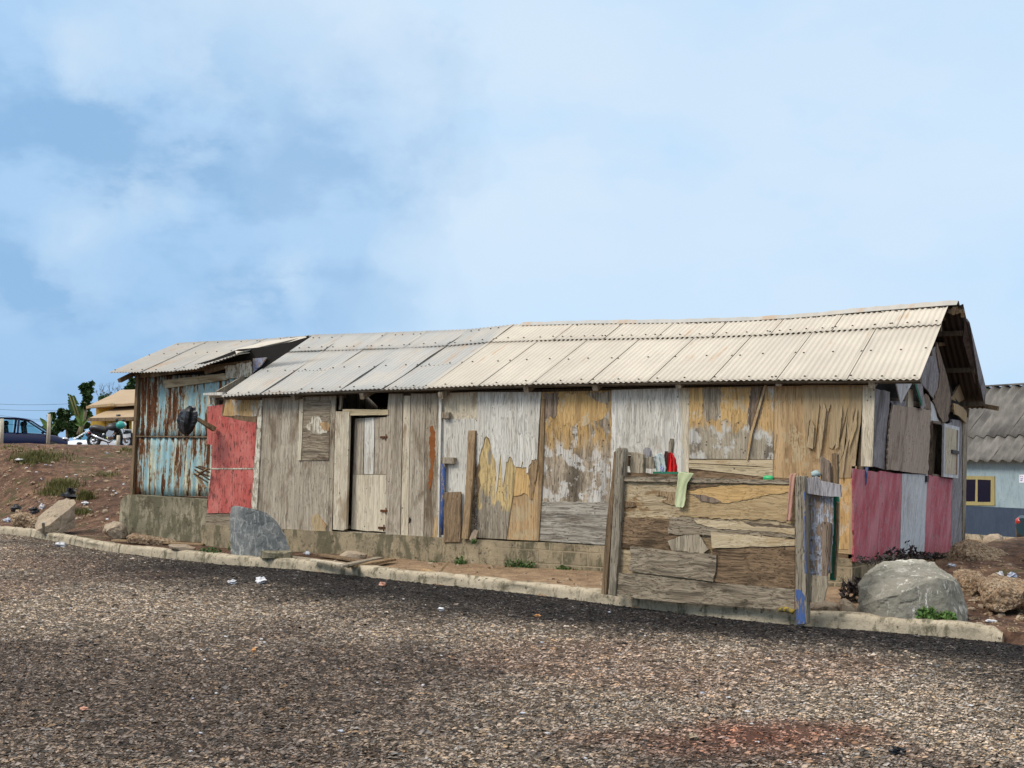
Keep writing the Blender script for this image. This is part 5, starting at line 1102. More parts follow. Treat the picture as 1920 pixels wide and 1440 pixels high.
def wallweed(px, rx_, h, label, seed, n=130, mt=None, y=-.16):
    c = atY(px, 1080, y); c[2] = .06; mb = MB(); leaves(mb, c+np.array([0, 0, h*.5]), (rx_, .09, h*.5), n, .04, seed=seed, asp=.6); blades(mb, c, rx_, .08, 60, h, seed=seed)
    return tag(mb.build('weed', mt or M_leafg), label, 'weed')
wallweed(975, .26, .17, 'widest clump of green weeds growing along the shack foundation', 3, 260)
wallweed(1055, .14, .12, 'green weed clump at the foundation, between widest clump and fence', 4)
wallweed(862, .09, .16, 'small green weed growing high at the broken foundation blocks', 5, 80)
wallweed(1080, .08, .08, 'tiny weed clump nearest the grey fence post', 6, 50)
wallweed(760, .10, .05, 'low weed growing under the wall beyond the loose planks', 7, 60)
wallweed(812, .08, .06, 'small low weed behind the standing splinter', 17, 60)
wallweed(440, .12, .22, 'dark weed growing on the foundation end block', 8, 110, M_leafg, -.42)
weed(395, 1043, .1, .22, .13, M_leafg, 'green weed between thin plank and veined boulder', n=150, seed=9)
weed(888, 1017, .46, .07, .05, M_leafg, 'tiny weed on the ledge below the chain', n=60, seed=10, size=.03, gr=15)
mb = MB(); c = atZ(1575, 1140, .1)+np.array([0, .7, .12]); leaves(mb, c, (.2, .15, .14), 260, .07, seed=11); blades(mb, c, .2, .15, 50, .2, seed=3); tag(mb.build('bush', M_leafp), 'small dark plant in the gap behind the fence end', 'plant')
mb = MB(); g_ = random.Random(4)     # creeper over the boulder top
for k in range(26):
    x0 = 1628+k*6.2; y0 = 1062-14*math.sin(min(1, k/16)*math.pi*.55)+ (0 if k < 16 else (k-16)*1.2); p = gp(x0, y0, .25); q = p+np.array([g_.uniform(-.05, .12), g_.uniform(-.2, .05), g_.uniform(.03, .14)]); mb.tube([p, (p+q)/2+np.array([0, 0, .03]), q], .005, 5)
    leaves(mb, q, (.13, .13, .045), 16, .075, asp=.45, seed=k, up=.1)
leaves(mb, gp(1705, 1020, .3), (.05, .05, .05), 10, .05, seed=77)
tag(mb.build('creeper', M_leafp), 'dark purplish creeper sprawling above the large boulder', 'plant')
# grass and weeds on the bank: no one could count the blades
mb = MB(); g_ = random.Random(9); spots = [(65,770+0,1)]
TT = np.concatenate([np.arange(8, 60, .35)])
def on_ground(px, py):
    d = ray(px, py)/F; t = TT; P = C[None]+d[None]*t[:, None]
    b = P[:, 2] <= ground_h(P[:, 0], P[:, 1])
    if not b.any(): return None
    i = int(np.argmax(b)); lo, hi = t[max(0, i-1)], t[i]
    tt_ = np.linspace(lo, hi, 12); P = C[None]+d[None]*tt_[:, None]; b = P[:, 2] <= ground_h(P[:, 0], P[:, 1])
    return P[int(np.argmax(b))] if b.any() else P[-1]
for (px, py, rpx, n, h) in [(75,860,48,420,.16),(50,865,30,180,.12),(118,912,28,330,.18),(100,925,25,200,.15),(160,935,14,160,.2),(150,962,18,120,.12),(205,892,20,60,.1),(20,840,25,60,.08),(235,845,14,60,.1),(270,1008,40,110,.07),(300,1010,30,80,.07),(40,1010,40,90,.05),(120,1028,14,60,.06)]:
    for _ in range(n):
        q = on_ground(px+g_.gauss(0, .5)*rpx, py+g_.gauss(0, .5)*rpx*.22)
        if q is None or sd(q[0:1], q[1:2])[0] < -.05 and h > .08: continue
        blades(mb, q, .05, .05, 3, h, seed=g_.randint(0, 9999), w=.009)
tag(mb.build('bank_grass', M_leafo), 'sparse olive grass growing on the red earth bank', 'grass', kind='stuff')
# litter: a few pieces one can point at, the crumbs as stuff
def litter(px, py, r, mt, label, cat='scrap', seed=0, flat=.5, name='crumpled_scrap'):
    q = on_ground(px, py)
    if q is None or sd(q[0:1], q[1:2])[0] < 0: q = atZ(px, py, .03)
    global rnd
    mb = MB(); st_ = rnd; rnd = random.Random(seed); mb.ball(q+np.array([0, 0, r*flat*.6]), (r, r*.7, r*flat), seg=10, rings=7, jit=.5); rnd = st_; mb.sm = [False]*len(mb.f); return tag(mb.build(name, mt), label, cat)
L_w = cloth('dirty_white_plastic', (.62,.62,.64), (.45,.45,.47), .5); L_b = M_bag; L_bl = cloth('bluish_plastic', (.30,.34,.45), (.5,.52,.56), .5); L_pk = cloth('pinkish_scrap', (.52,.28,.20)); L_o = cloth('orange_scrap', (.60,.30,.12))
litter(131, 934, .17, L_b, 'black plastic bag lying behind the tilted slab', 'bag', 1, .7, 'plastic_bag'); litter(32, 958, .13, L_b, 'black plastic bag on the bank above the crusty rock', 'bag', 2, .6, 'plastic_bag'); litter(64, 962, .10, L_b, 'smaller black bag between crusty rock and slab', 'bag', 3, .7, 'plastic_bag')
litter(79, 955, .06, L_w, 'upright white scrap standing between the rocks, far left', seed=4, flat=1.2); litter(159, 946, .08, L_w, 'white scrap on the bank right of the tilted slab', seed=5); litter(113, 1024, .10, L_w, 'white crumpled scrap on the gravel before the tilted slab', seed=6, flat=.4)
litter(40, 863, .17, L_w, 'long white scrap lying high on the grassy bank', seed=7, flat=.15); litter(14, 978, .1, L_bl, 'bluish scrap by the kerb at the far left', seed=8)
litter(436, 1094, .06, L_w, 'left one of two crumpled white scraps before the veined boulder', seed=9); litter(489, 1092, .075, L_w, 'right one of two crumpled white scraps before the veined boulder', seed=10)
litter(577, 1040, .06, L_bl, 'blue and white scrap on the wide loose plank', seed=11); litter(718, 1098, .05, L_pk, 'pink scrap on the black gravel by the kerb', seed=12); litter(827, 1144, .035, L_w, 'small white scrap in the middle of the gravel', seed=13)
litter(1007, 1155, .035, L_o, 'orange scrap on the gravel left of the fence', seed=14, flat=.3); litter(987, 1113, .05, L_bl, 'pale blue scrap against the kerb face', seed=15); litter(1109, 1127, .07, L_bl, 'blue and white wrapper at the kerb left of the fence post', seed=16, flat=.3)
litter(1683, 1413, .04, L_b, 'small dark crumpled scrap on the gravel, lower right', seed=17); litter(1858, 1166, .06, L_w, 'white twisted scrap on the red earth, right', seed=18, flat=.2); litter(1784, 1062, .045, L_bl, 'blue scrap on the soil beneath the red boards', seed=19)
litter(1876, 1080, .035, L_w, 'round white cup among the rocks, right', seed=20, flat=.9); litter(1897, 1084, .05, L_bl, 'bluish bag beside the round white cup', seed=21, flat=.8); litter(1556, 1149, .05, L_bl, 'pale scrap on the stones by the fence end', seed=22, flat=.4)
litter(158, 1330, .03, L_pk, 'flat pinkish stone in the gravel, lower left', 'stone', 23, .3, 'stone'); litter(475, 1221, .018, L_o, 'orange pebble in the gravel', 'stone', 24, .8, 'stone'); litter(1300, 1385, .035, M_rockt, 'largest tan pebble near the red soil patch', 'stone', 25, .5, 'stone'); litter(1373, 1394, .03, L_pk, 'reddish pebble at the edge of the red soil patch', 'stone', 26, .4, 'stone')
mb = MB(); g_ = random.Random(31)
for _ in range(120):
    k = g_.random()
    if k < .6: q = atZ(g_.uniform(-20, 1940), g_.uniform(1110, 1436), .025)
    elif k < .93: q = on_ground(g_.uniform(0, 240), g_.uniform(845, 980))
    else: q = on_ground(g_.uniform(1800, 1920), g_.uniform(1060, 1180))
    if q is None: continue
    if k < .6 and sd(q[0:1], q[1:2])[0] > -.05: continue
    d = np.linalg.norm(q-C); s_ = g_.uniform(.008, .02)*(1 if k < .6 else 2.4); mb.ball(q+np.array([0, 0, s_*.3]), (s_, s_*.6, s_*.35), seg=6, rings=4, jit=.35, m=g_.choice([0,0,1,2]))
mb.sm = [False]*len(mb.f); tag(mb.build('litter_crumbs', [L_w, M_rockt, L_bl]), 'tiny pale crumbs of litter and stone strewn about', 'litter', kind='stuff')
mb = MB(); g_ = random.Random(77)       # rubble on the bank and right-hand soil
for _ in range(620):
    k = g_.random(); q = on_ground(g_.uniform(0, 245), g_.uniform(838, 1000)) if k < .5 else (on_ground(g_.uniform(1790, 1925), g_.uniform(1050, 1195)) if k < .85 else np.array([g_.uniform(-7.5, -2.4), g_.uniform(-2., -.15), .08]))
    if q is None or sd(q[0:1], q[1:2])[0] < .15: continue
    s_ = .01+.05*g_.random()**2.5*(1.6 if k < .5 else 1); q[2] = ground_h(q[0:1], q[1:2])[0]; mb.ball(q+np.array([0, 0, s_*.05]), (s_, s_*.8, s_*.5), seg=6, rings=4, jit=.4, m=g_.choice([0, 1, 1]))
mb.sm = [False]*len(mb.f); tag(mb.build('rubble', [M_rockt, M_crust]), 'small stones strewn over the bare earth', 'rubble', kind='stuff')
# ------------------------------------------------------------------ bank top: fence posts, vehicles, house, trees
def hz(x, y): return float(ground_h(np.array([x]), np.array([y]))[0])
def post(px, ytop, ybot, D, mt, label):
    b = atD(px, ybot, D); t = atD(px+2, ytop, D); b2 = b.copy(); b2[2] = hz(b[0], b[1])-.1; mb = MB(); mb.tube([b2, (b+t)/2+np.array([.01, 0, 0]), t], [.055, .05, .045], 9); return tag(mb.build('wooden_post', mt), label, 'post')
post(90, 776, 832, 33, W['cream'], 'tall pale wooden post on the bank before the dark blue car')
post(2, 785, 832, 33, W['cream'], 'pale wooden post at the left edge of the picture')
post(220, 816, 840, 33, W['cream'], 'short pale post on the bank before the motorcycle')
post(248, 790, 838, 38, W['cream'], 'wooden post half hidden by the rusty shack corner')
mb = MB(); P0 = [on_ground(px, 833.5) for px in (0, 50, 100, 150, 200, 245)]
def car(front, rear, width, zg, H_, kind, mpaint, label, name='parked_car'):
    """car from its plan front/rear points; body, glass house, wheels, lamps"""
    f3, r3 = np.array([front[0], front[1], zg]), np.array([rear[0], rear[1], zg]); ax = f3-r3; L = np.linalg.norm(ax); ax /= L; sy = np.array([-ax[1], ax[0], 0]); root = thing(name, (f3+r3)/2, label, 'car')
    Pw = lambda x, y, z: r3+ax*x*L+sy*y*width/2+np.array([0, 0, z*H_])
    if kind == 'mpv': st = [(0,.30,.60,.86),(.02,.20,.62,.95),(.10,.17,.62,.97),(.30,.17,.61,.98),(.60,.17,.60,.98),(.72,.17,.59,.96),(.86,.18,.55,.90),(.95,.20,.48,.84),(1.0,.28,.40,.72)]; roof = [(.02,.60),(.05,.97),(.20,1.0),(.45,1.0),(.58,.95),(.80,.61)]
    elif kind == 'hatch': st = [(0,.30,.62,.84),(.03,.20,.66,.94),(.15,.17,.64,.97),(.50,.17,.62,.98),(.70,.17,.61,.97),(.85,.18,.56,.92),(.95,.20,.48,.84),(1.0,.28,.42,.7)]; roof = [(.05,.66),(.12,.90),(.30,1.0),(.50,1.0),(.60,.95),(.78,.62)]
    else: st = [(0,.32,.62,.84),(.02,.22,.66,.93),(.14,.19,.66,.96),(.50,.18,.62,.98),(.72,.18,.60,.97),(.87,.20,.56,.92),(.96,.22,.48,.84),(1.0,.28,.42,.7)]; roof = [(.12,.65),(.24,.93),(.34,1.0),(.52,1.0),(.62,.94),(.78,.61)]
    mb = MB(); vs = []; nr = 10
    for (x, zb, zt, hw) in st:
        prof = [(-.80,zb),(-.97,zb+.06),(-1.0,(zb+zt)/2),(-.97,zt-.05),(-.86,zt),(.86,zt),(.97,zt-.05),(1.0,(zb+zt)/2),(.97,zb+.06),(.80,zb)]
        vs += [Pw(x, a*hw, b) for a, b in prof]
    n = len(st); fs = [(i*nr+j, (i+1)*nr+j, (i+1)*nr+(j+1) % nr, i*nr+(j+1) % nr) for i in range(n-1) for j in range(nr)]+[tuple(range(nr))[::-1], tuple(range((n-1)*nr, n*nr))]
    mb.add(vs, fs, 0, True); mb.sm[-1] = mb.sm[-2] = False; body = mb.build('body', mpaint, root)
    rt = MB(); gl = MB(); ins = .80; base = .93
    low = [p for p in roof]; belt0, belt1 = roof[0], roof[-1]
    top = [(x, z) for x, z in roof[1:-1]]
    rt.add([Pw(x, -ins+.02, z) for x, z in top]+[Pw(x, ins-.02, z) for x, z in top]+[Pw(x, -ins+.02, z-.035) for x, z in top]+[Pw(x, ins-.02, z-.035) for x, z in top],
           [(i, i+1, i+1+len(top), i+len(top)) for i in range(len(top)-1)]+[(i+2*len(top), i+3*len(top), i+1+3*len(top), i+1+2*len(top)) for i in range(len(top)-1)]+
           [(i, i+2*len(top), i+1+2*len(top), i+1) for i in range(len(top)-1)]+[(i+len(top), i+1+len(top), i+1+3*len(top), i+3*len(top)) for i in range(len(top)-1)]+[(0, len(top), 3*len(top), 2*len(top)), (len(top)-1, 3*len(top)-1, 4*len(top)-1, 2*len(top)-1)], 0, True)
    rt.build('car_roof', mpaint, root)
    for s in (-1, 1):       # pillars and side glass
        xa, za = roof[0]; xb_, zb_ = top[0]; bar = lambda p, q, w=.05: MB().bar(p, q, w, w).build('pillar', mpaint, root)
        bar(Pw(xa, s*base, za), Pw(xb_, s*ins, zb_-.02), .09); bar(Pw(roof[-1][0], s*base*.93, roof[-1][1]), Pw(top[-1][0], s*ins, top[-1][1]-.02))
        cuts = {'mpv': (.20, .44), 'hatch': (.40,), 'sedan': (.44,)}[kind]
        for cxx in cuts: bar(Pw(cxx, s*base, .6), Pw(cxx+.01, s*ins, .965), .07)
        xs_ = [xa+.02]+list(cuts)+[roof[-1][0]-.03]
        for a, b in zip(xs_[:-1], xs_[1:]):
            ztop = lambda x: np.interp(x, [p[0] for p in roof], [p[1] for p in roof])-.05
            q = [(a+.02, .61), (b-.015, .61)]; mids = [b-.02-(b-a-.04)*k/4 for k in range(5)]
            poly = [Pw(a+.02, s*base, .61), Pw(b-.02, s*base, .61)]+[Pw(x, s*(base-(base-ins)*max(0, min(1, (ztop(x)-.6)/.35))), max(.612, ztop(x))) for x in mids]
            gm = MB(); gm.slab(poly, sy*(-s)*.01); gm.build('side_window', M_cglass, root)
    gm = MB(); gm.slab([Pw(roof[-1][0], -.8, .61), Pw(roof[-1][0], .8, .61), Pw(top[-1][0], .72, top[-1][1]-.02), Pw(top[-1][0], -.72, top[-1][1]-.02)], ax*-.01); gm.build('windscreen', M_cglass, root)
    gm = MB(); gm.slab([Pw(roof[0][0]+.01, -.75, .64), Pw(roof[0][0]+.01, .75, .64), Pw(top[0][0], .68, top[0][1]-.03), Pw(top[0][0], -.68, top[0][1]-.03)], ax*.01); gm.build('rear_window', M_win if kind == 'hatch' else M_cglass, root)
    for x in ((.34, .50) if kind != 'mpv' else (.22, .34, .54)):
        for s in (-.45, .45): sm = MB(); p = Pw(x, s, .5); sm.bar(p, Pw(x-.02, s, .80), .42, .12, up=tuple(ax)); sm.ball(Pw(x-.02, s, .85), .11, seg=8, rings=6); sm.build('seat', M_blk, root)
    wr = .30 if H_ < 1.6 else .32
    for x in (.19, .81):
        for s in (-1, 1):
            c = Pw(x, s*.93, 0)+np.array([0, 0, wr]); w = MB(); w.ring(c, wr-.09, .095, sy, 24, 8); wo = w.build('wheel', M_tyre, root); w = MB(); w.tube([c-sy*.07, c+sy*.07], wr-.13, 16, smooth=False)
            for k in range(5):
                a = k*2*math.pi/5; w.bar(c+sy*s*.08, c+sy*s*.08+(ax*math.cos(a)+np.array([0, 0, 1])*math.sin(a))*(wr-.10), .05, .03)
            w.build('rim', M_chrome, wo)
            w = MB(); w.tube([c-sy*.095*s, c+sy*.098*s*(.3 if s < 0 else .3)], wr+.05, 20, smooth=False); w.build('wheel_arch', M_blk, body)
    for s in (-1, 1):
        h = MB(); h.ball(Pw(.965, s*.66, .47), (.13, .13, .07), seg=10, rings=6); h.build('headlight', M_chrome if kind != 'hatch' else M_win, root)
        h = MB(); h.ball(Pw(.02, s*.78, .60 if kind != 'sedan' else .56), (.08, .10, .11) if kind != 'sedan' else (.125, .125, .10), seg=10, rings=6); h.build('tail_light', M_redl, root)
        h = MB(); h.ball(Pw(.025, s*.78, .54), (.07, .09, .04), seg=10, rings=6); h.build('indicator', M_amber, root)
        h = MB(); h.ball(Pw(roof[-1][0]-.04, s*1.06, .64), (.06, .07, .06), seg=8, rings=6); h.build('mirror', mpaint, root)
    h = MB(); h.bar(Pw(.005, -.7, .26), Pw(.005, .7, .26), .12, .16); h.build('bumper', M_blk if kind == 'sedan' else mpaint, root)
    return root
# dark blue people carrier: broadside, front to the right; sits behind the bank's crest
def plan(px, D): p = atD(px, 833, D); return p
ca0, ca1 = plan(-48, 49.3), plan(124, 50.9); zc = atD(60, 855, 50)[2]
car(ca1[:2], ca0[:2], 1.7, zc, (atD(60, 784, 50)[2]-zc), 'mpv', M_car, 'dark blue people carrier parked on top of the bank, far left')
cw0, cw1 = plan(262, 57.5), plan(128, 54); zw = atD(160, 858, 55)[2]
car(cw1[:2], cw0[:2], 1.7, zw, (atD(190, 803, 55)[2]-zw), 'hatch', M_carw, 'white car parked behind the motorcycle')
# motorcycle, rear wheel left, front wheel right
def motorcycle():
    D = 36; pw = lambda x, y, d=0: atD(x, y, D+d); ax = pw(240, 827)-pw(172, 827); Lw = np.linalg.norm(ax); ax /= Lw; side = np.array([ax[1], -ax[0], 0]); side /= np.linalg.norm(side)
    g0 = hz(*pw(200, 830)[:2]); base = pw(205, 838); root = thing('motorcycle', base, 'black and chrome motorcycle parked on the bank beside the rusty shack', 'motorcycle')
    for c, nm in (((176, 826), 1), ((237, 828), 0)):
        cc_ = pw(*c); R_ = 12.5/F*D; m_ = MB(); m_.ring(cc_, R_-.03, .045, side, 28, 8); w = m_.build('wheel', M_tyre, root); m_ = MB(); m_.ring(cc_, R_-.085, .016, side, 24, 6); m_.tube([cc_-side*.06, cc_+side*.06], .05, 10)
        for k in range(10): a = k*math.pi/5; m_.tube([cc_, cc_+(ax*math.cos(a)+np.array([0, 0, 1])*math.sin(a))*(R_-.08)], .006, 4)
        m_.build('rim', M_chrome, w)
        m_ = MB(); pts = [cc_+(ax*math.cos(a)+np.array([0, 0, 1])*math.sin(a))*(R_+.05) for a in np.linspace(rad(20), rad(150), 10)]
        for p, q in zip(pts[:-1], pts[1:]): m_.bar(p, q, .12, .012, up=tuple(side))
        m_.build('mudguard', M_blk, root)
    m_ = MB(); m_.tube([pw(168, 805), pw(176, 802), pw(188, 804), pw(198, 807), pw(206, 806)], [.05, .10, .11, .10, .06], 10); m_.build('seat', M_blk, root)
    m_ = MB(); m_.tube([pw(199, 806), pw(206, 803), pw(216, 802), pw(224, 806)], [.07, .14, .16, .08], 12); m_.build('fuel_tank', M_blk, root)
    m_ = MB(); m_.ball(pw(207, 818), (.13, .11, .13), seg=10); m_.tube([pw(205, 812), pw(211, 809)], .09, 10)
    for k in range(5): m_.tube([pw(207+k, 814-k*1.2)-side*.13, pw(207+k, 814-k*1.2)+side*.13], .09, 12, smooth=False)
    m_.build('engine', M_chrome, root)
    m_ = MB(); m_.tube([pw(212, 824), pw(205, 829), pw(190, 823), pw(172, 815)], [.025, .04, .05, .055], 10); m_.build('exhaust_pipe', M_chrome, root)
    m_ = MB()
    for a, b in (((176,826),(196,808)),((196,808),(225,804)),((225,804),(210,826)),((210,826),(196,826)),((196,826),(176,826)),((196,826),(198,808)),((170,806),(176,826))): m_.tube([pw(*a), pw(*b)], .022, 8)
    m_.build('frame', M_blk, root)
    m_ = MB()
    for s in (-.09, .09): m_.tube([pw(237, 828)+side*s, pw(226, 796)+side*s], .022, 8)
    m_.build('fork', M_chrome, root)
    m_ = MB(); hb = pw(225, 795); m_.tube([hb-side*.36-ax*.12, hb-side*.15, hb, hb+side*.15, hb+side*.36-ax*.12], .014, 8); m_.build('handlebar', M_blk, root)
    m_ = MB(); m_.ball(pw(231, 797), (.10, .10, .10), seg=10); m_.build('headlight', M_chrome, root)
    for s in (-1, 1): m_ = MB(); t_ = hb+side*.30*s+np.array([0, 0, .12]); m_.tube([hb+side*.25*s, t_], .007, 5); m_.ball(t_, (.05, .05, .035), seg=8, rings=6); m_.build('mirror', M_blk, root)
    m_ = MB(); q = pw(237, 818, -.2); m_.bar(q-ax*.1, q+ax*.12+np.array([0, 0, .03]), .02, .11); m_.build('number_plate', plain('plate_white', (.75, .75, .75), .5), root)
    m_ = MB(); m_.tube([pw(200, 828), pw(206, 838)], .012, 6); m_.build('side_stand', M_blk, root)
    m_ = MB(); m_.ball(pw(167, 812), (.05, .05, .04), seg=8, rings=6); m_.build('tail_light', M_redl, root)
    m_ = MB(); m_.ball(pw(226, 797, -.35), (.13, .13, .12), seg=14, rings=10); tag(m_.build('helmet', plain('teal_helmet_shell', (.04, .30, .26), .3)), 'teal helmet hung on the motorcycle handlebar', 'helmet')
motorcycle()
# yellow house far left
def qslab(name, pts, th, mt, parent, down=True):
    P = [atD(*p) for p in pts]; mb = MB(); mb.slab(P, (0, 0, -th)); return mb.build(name, mt, parent)
hs = thing('yellow_house', atD(215, 840, 62), 'yellow house with brown tiled roofs beyond the motorcycle', 'house')
fwd = cf.copy(); fwd[2] = 0; fwd /= np.linalg.norm(fwd)
mb = MB(); mb.slab([atD(x, y, 60) for x, y in [(180,762),(300,752),(300,850),(180,850)]], fwd*6); mb.build('wall', P_['yellow'], hs)
mb = MB(); mb.slab([atD(x, y, 58.2) for x, y in [(170,788),(197,787),(197,850),(170,850)]], fwd*1.7); mb.build('wall', P_['yellow'], hs)
r1 = qslab('roof', [(162,762,59), (214,757,58.6), (232,757,58.5), (320,750,58.4), (320,728,64), (226,731,64), (212,739,62.5)], .12, M_roofy, hs)
r2 = qslab('roof', [(165,785,56.5), (320,781,56.5), (320,752,60), (240,756,60.2), (218,763,60.2), (180,778,58)], .12, M_roofy, hs)
mb = MB(); mb.bar(atD(165,787,56.4), atD(320,783.5,56.4), .06, .16); mb.build('fascia_board', W['brown'], hs)
mb = MB(); mb.bar(atD(162,763.5,58.9), atD(214,758.5,58.5), .06, .12); mb.build('fascia_board', W['tanv'], hs)
for x in (203, 232, 247): mb = MB(); mb.tube([atD(x, 788, 57), atD(x, 850, 57)], .12, 8); mb.build('porch_post', P_['yellow'], hs)
for x0, x1 in ((206, 222), (236, 246)): mb = MB(); mb.slab([atD(x, y, 59.9) for x, y in [(x0,790),(x1,790),(x1,845),(x0,845)]], fwd*.05); mb.build('doorway', M_dark, hs)
mb = MB(); mb.tube([atD(222, 784, 57.2), atD(222, 777, 57.2)], .10, 8); mb.build('roof_vent', M_blk, hs)
# trees and plants behind the bank
def tree(name, trunk, crowns, D, mleaf, label, cat, size=.3, n=300, seed=0, tr=.12, group=None, up=.4, asp=.5):
    root = thing(name, atD(trunk[0][0], trunk[0][1], D), label, cat, group); mb = MB(); mb.tube([atD(x, y, D) for x, y in trunk], [tr*(1-.6*i/(len(trunk)-1)) for i in range(len(trunk))], 7)
    g = random.Random(seed)
    for (x, y, rxp, ryp) in crowns:
        a = atD(*trunk[-1], D); mb.tube([a, (a+atD(x, y, D))/2+np.array([0, 0, .1]), atD(x, y, D)], [tr*.4, tr*.28, tr*.1], 5)
    mb.build('trunk', M_bark, root); mb = MB()
    for k, (x, y, rxp, ryp) in enumerate(crowns):
        rx_, rz_ = rxp/F*D, ryp/F*D; c = atD(x, y, D); m_ = max(3, int(rx_*rz_*5))
        for _ in range(m_+4):      # clumps
            v = np.array([g.gauss(0, .5), g.gauss(0, .5), g.gauss(0, .5)]); v *= min(1, 1/np.linalg.norm(v)); cc_ = c+v*np.array([rx_, rx_, rz_]); q = g.uniform(.25, .45)*min(rx_, rz_)
            leaves(mb, cc_, (q, q, q), int(n/len(crowns)/(m_+4)), size, seed=g.randint(0, 99999), up=up, asp=asp)
    mb.build('crown', mleaf, root); return root
tree('dense_shrub', [(100,850),(101,815),(104,795)], [(98,795,9,14),(104,812,14,12),(112,800,8,12),(95,780,7,6)], 70, M_leafd, 'bushy dark shrub behind the pale post and blue car', 'shrub', n=1500, seed=1, size=.30)
tree('dense_shrub', [(125,850),(126,815),(124,790)], [(122,775,10,12),(118,792,12,14),(130,800,12,16),(112,785,8,10)], 70, M_leafd, 'taller dark shrub just right of the bushy one', 'shrub', n=1800, seed=2, size=.30)
tree('dense_shrub', [(150,850),(150,820),(148,800)], [(150,790,14,16),(142,805,14,14),(160,775,12,16),(166,792,12,16)], 71, M_leafg, 'green shrub mass between the banana plant and yellow house', 'shrub', n=2200, seed=3, size=.30)
tree('papaya_tree', [(148,815),(155,795),(160,775),(161,750)], [(160,722,13,9),(160,735,15,10),(164,748,12,10),(157,760,11,10)], 69, M_leafd, 'tall narrow tree with a dark rounded crown above the shrubs', 'tree', n=1300, seed=4, size=.34, tr=.16)
def spike(pts, D, label, ln, seed):
    root = thing('plantain', atD(pts[0][0], pts[0][1], D), label, 'plant'); mb = MB(); mb.tube([atD(x, y, D) for x, y in pts], [.09, .06, .03][:len(pts)], 6); mb.build('stalk', M_leafo, root)
    mb = MB(); g = random.Random(seed); a, b = atD(*pts[-2], D), atD(*pts[-1], D)
    for k in range(26):
        t = k/25; p = a+(b-a)*t; s = g.choice((-1, 1)); L_ = ln*(1-.6*t)*g.uniform(.7, 1.2); q = p+cr*s*L_*.7+np.array([0, 0, -L_*.5+.1]); w = (b-a)/np.linalg.norm(b-a)*.10
        mb.add([p-w, p+w, q+w*.6, q-w*.6], [(0,1,2,3)])
    mb.build('torn_leaf', M_leafd, root)
spike([(150,800),(142,775),(130,741)], 70, 'ragged upright plantain leaf, leftmost of two', .45, 1)
spike([(152,800),(147,775),(137,744)], 70, 'ragged upright plantain leaf, right of the other', .45, 2)
def broad(px, py, pts, D, label, seed):
    root = thing('banana_plant', atD(px, py, D), label, 'plant'); mb = MB(); mb.tube([atD(px, py, D), atD(px, py-20, D)], [.12, .08], 7); mb.build('stalk', M_leafo, root)
    for k, (x, y, x2, y2, w) in enumerate(pts):
        a, m_, b = atD(px, py-20, D), atD(x, y, D), atD(x2, y2, D); mb = MB(); mid = []; N_ = 8; v0 = []
        for i in range(N_+1):
            t = i/N_; p = a*(1-t)**2+m_*2*t*(1-t)+b*t*t; ww = w*math.sin(math.pi*min(1, .08+t*.92))**.6; nrm_ = cu if abs(x2-px) > abs(y2-py+20) else cr
            v0 += [p-nrm_*ww, p+np.array([0, 0, .03])+fwd*.05, p+nrm_*ww]
        mb.add(v0, [(i*3+j, i*3+j+1, i*3+j+4, i*3+j+3) for i in range(N_) for j in (0, 1)], 0, True); mb.build('leaf', M_leafy, root)
broad(90, 830, [(84,788,75,784,.15),(92,790,98,776,.10),(86,800,78,800,.12),(95,800,104,792,.10)], 68, 'banana plant with broad pale green leaf, left of the shrubs', 1)
broad(152, 820, [(148,785,138,775,.10),(154,780,156,764,.11),(158,790,170,782,.11),(150,795,140,795,.10)], 67, 'banana plant with narrow leaves before the papaya-like tree', 2)
# bare tree and dark tree behind the yellow house
root = thing('bare_tree', atD(212, 800, 85), 'leafless tree with thin twigs behind the yellow house roof', 'tree'); mb = MB(); g_ = random.Random(5)
def branch(p, d, L_, r, dep):
    q = p+d*L_; mb.tube([p, (p+q)/2+np.array([g_.gauss(0, .03)]*3)*L_, q], [r, r*.8, r*.6], 5)
    if dep == 0: return
    for _ in range(g_.choice((2, 3, 3))):
        nd = d+np.array([g_.gauss(0, .45), g_.gauss(0, .45), g_.gauss(.1, .3)]); nd /= np.linalg.norm(nd); branch(q, nd, L_*g_.uniform(.6, .85), r*.62, dep-1)
for px, w in ((196, -.3), (208, 0.), (216, .2), (226, .3)): branch(atD(px, 770, 85), (cu+cr*w)/np.linalg.norm(cu+cr*w), .62, .045, 4)
mb.tube([atD(212, 810, 85), atD(210, 785, 85), atD(208, 768, 85)], [.2, .16, .1], 7); mb.build('branches', M_twig, root)
mb = MB()
for px in (196, 206, 200): leaves(mb, atD(px, 748, 85), (.5, .4, .5), 60, .2, seed=px)
mb.build('sparse_leaves', M_leafd, root)
tree('leafy_tree', [(262,800),(262,760),(262,740)], [(252,722,12,14),(262,712,14,14),(268,728,12,14),(242,728,9,7)], 80, M_leafd, 'dark leafy tree between yellow house and rusty shack', 'tree', n=1500, seed=8, size=.32)
tree('leafy_tree', [(192,800),(193,770),(193,755)], [(194,750,6,8),(189,757,5,6)], 84, M_leafd, 'small dark treetop left of the bare tree', 'tree', n=350, seed=9, size=.28)
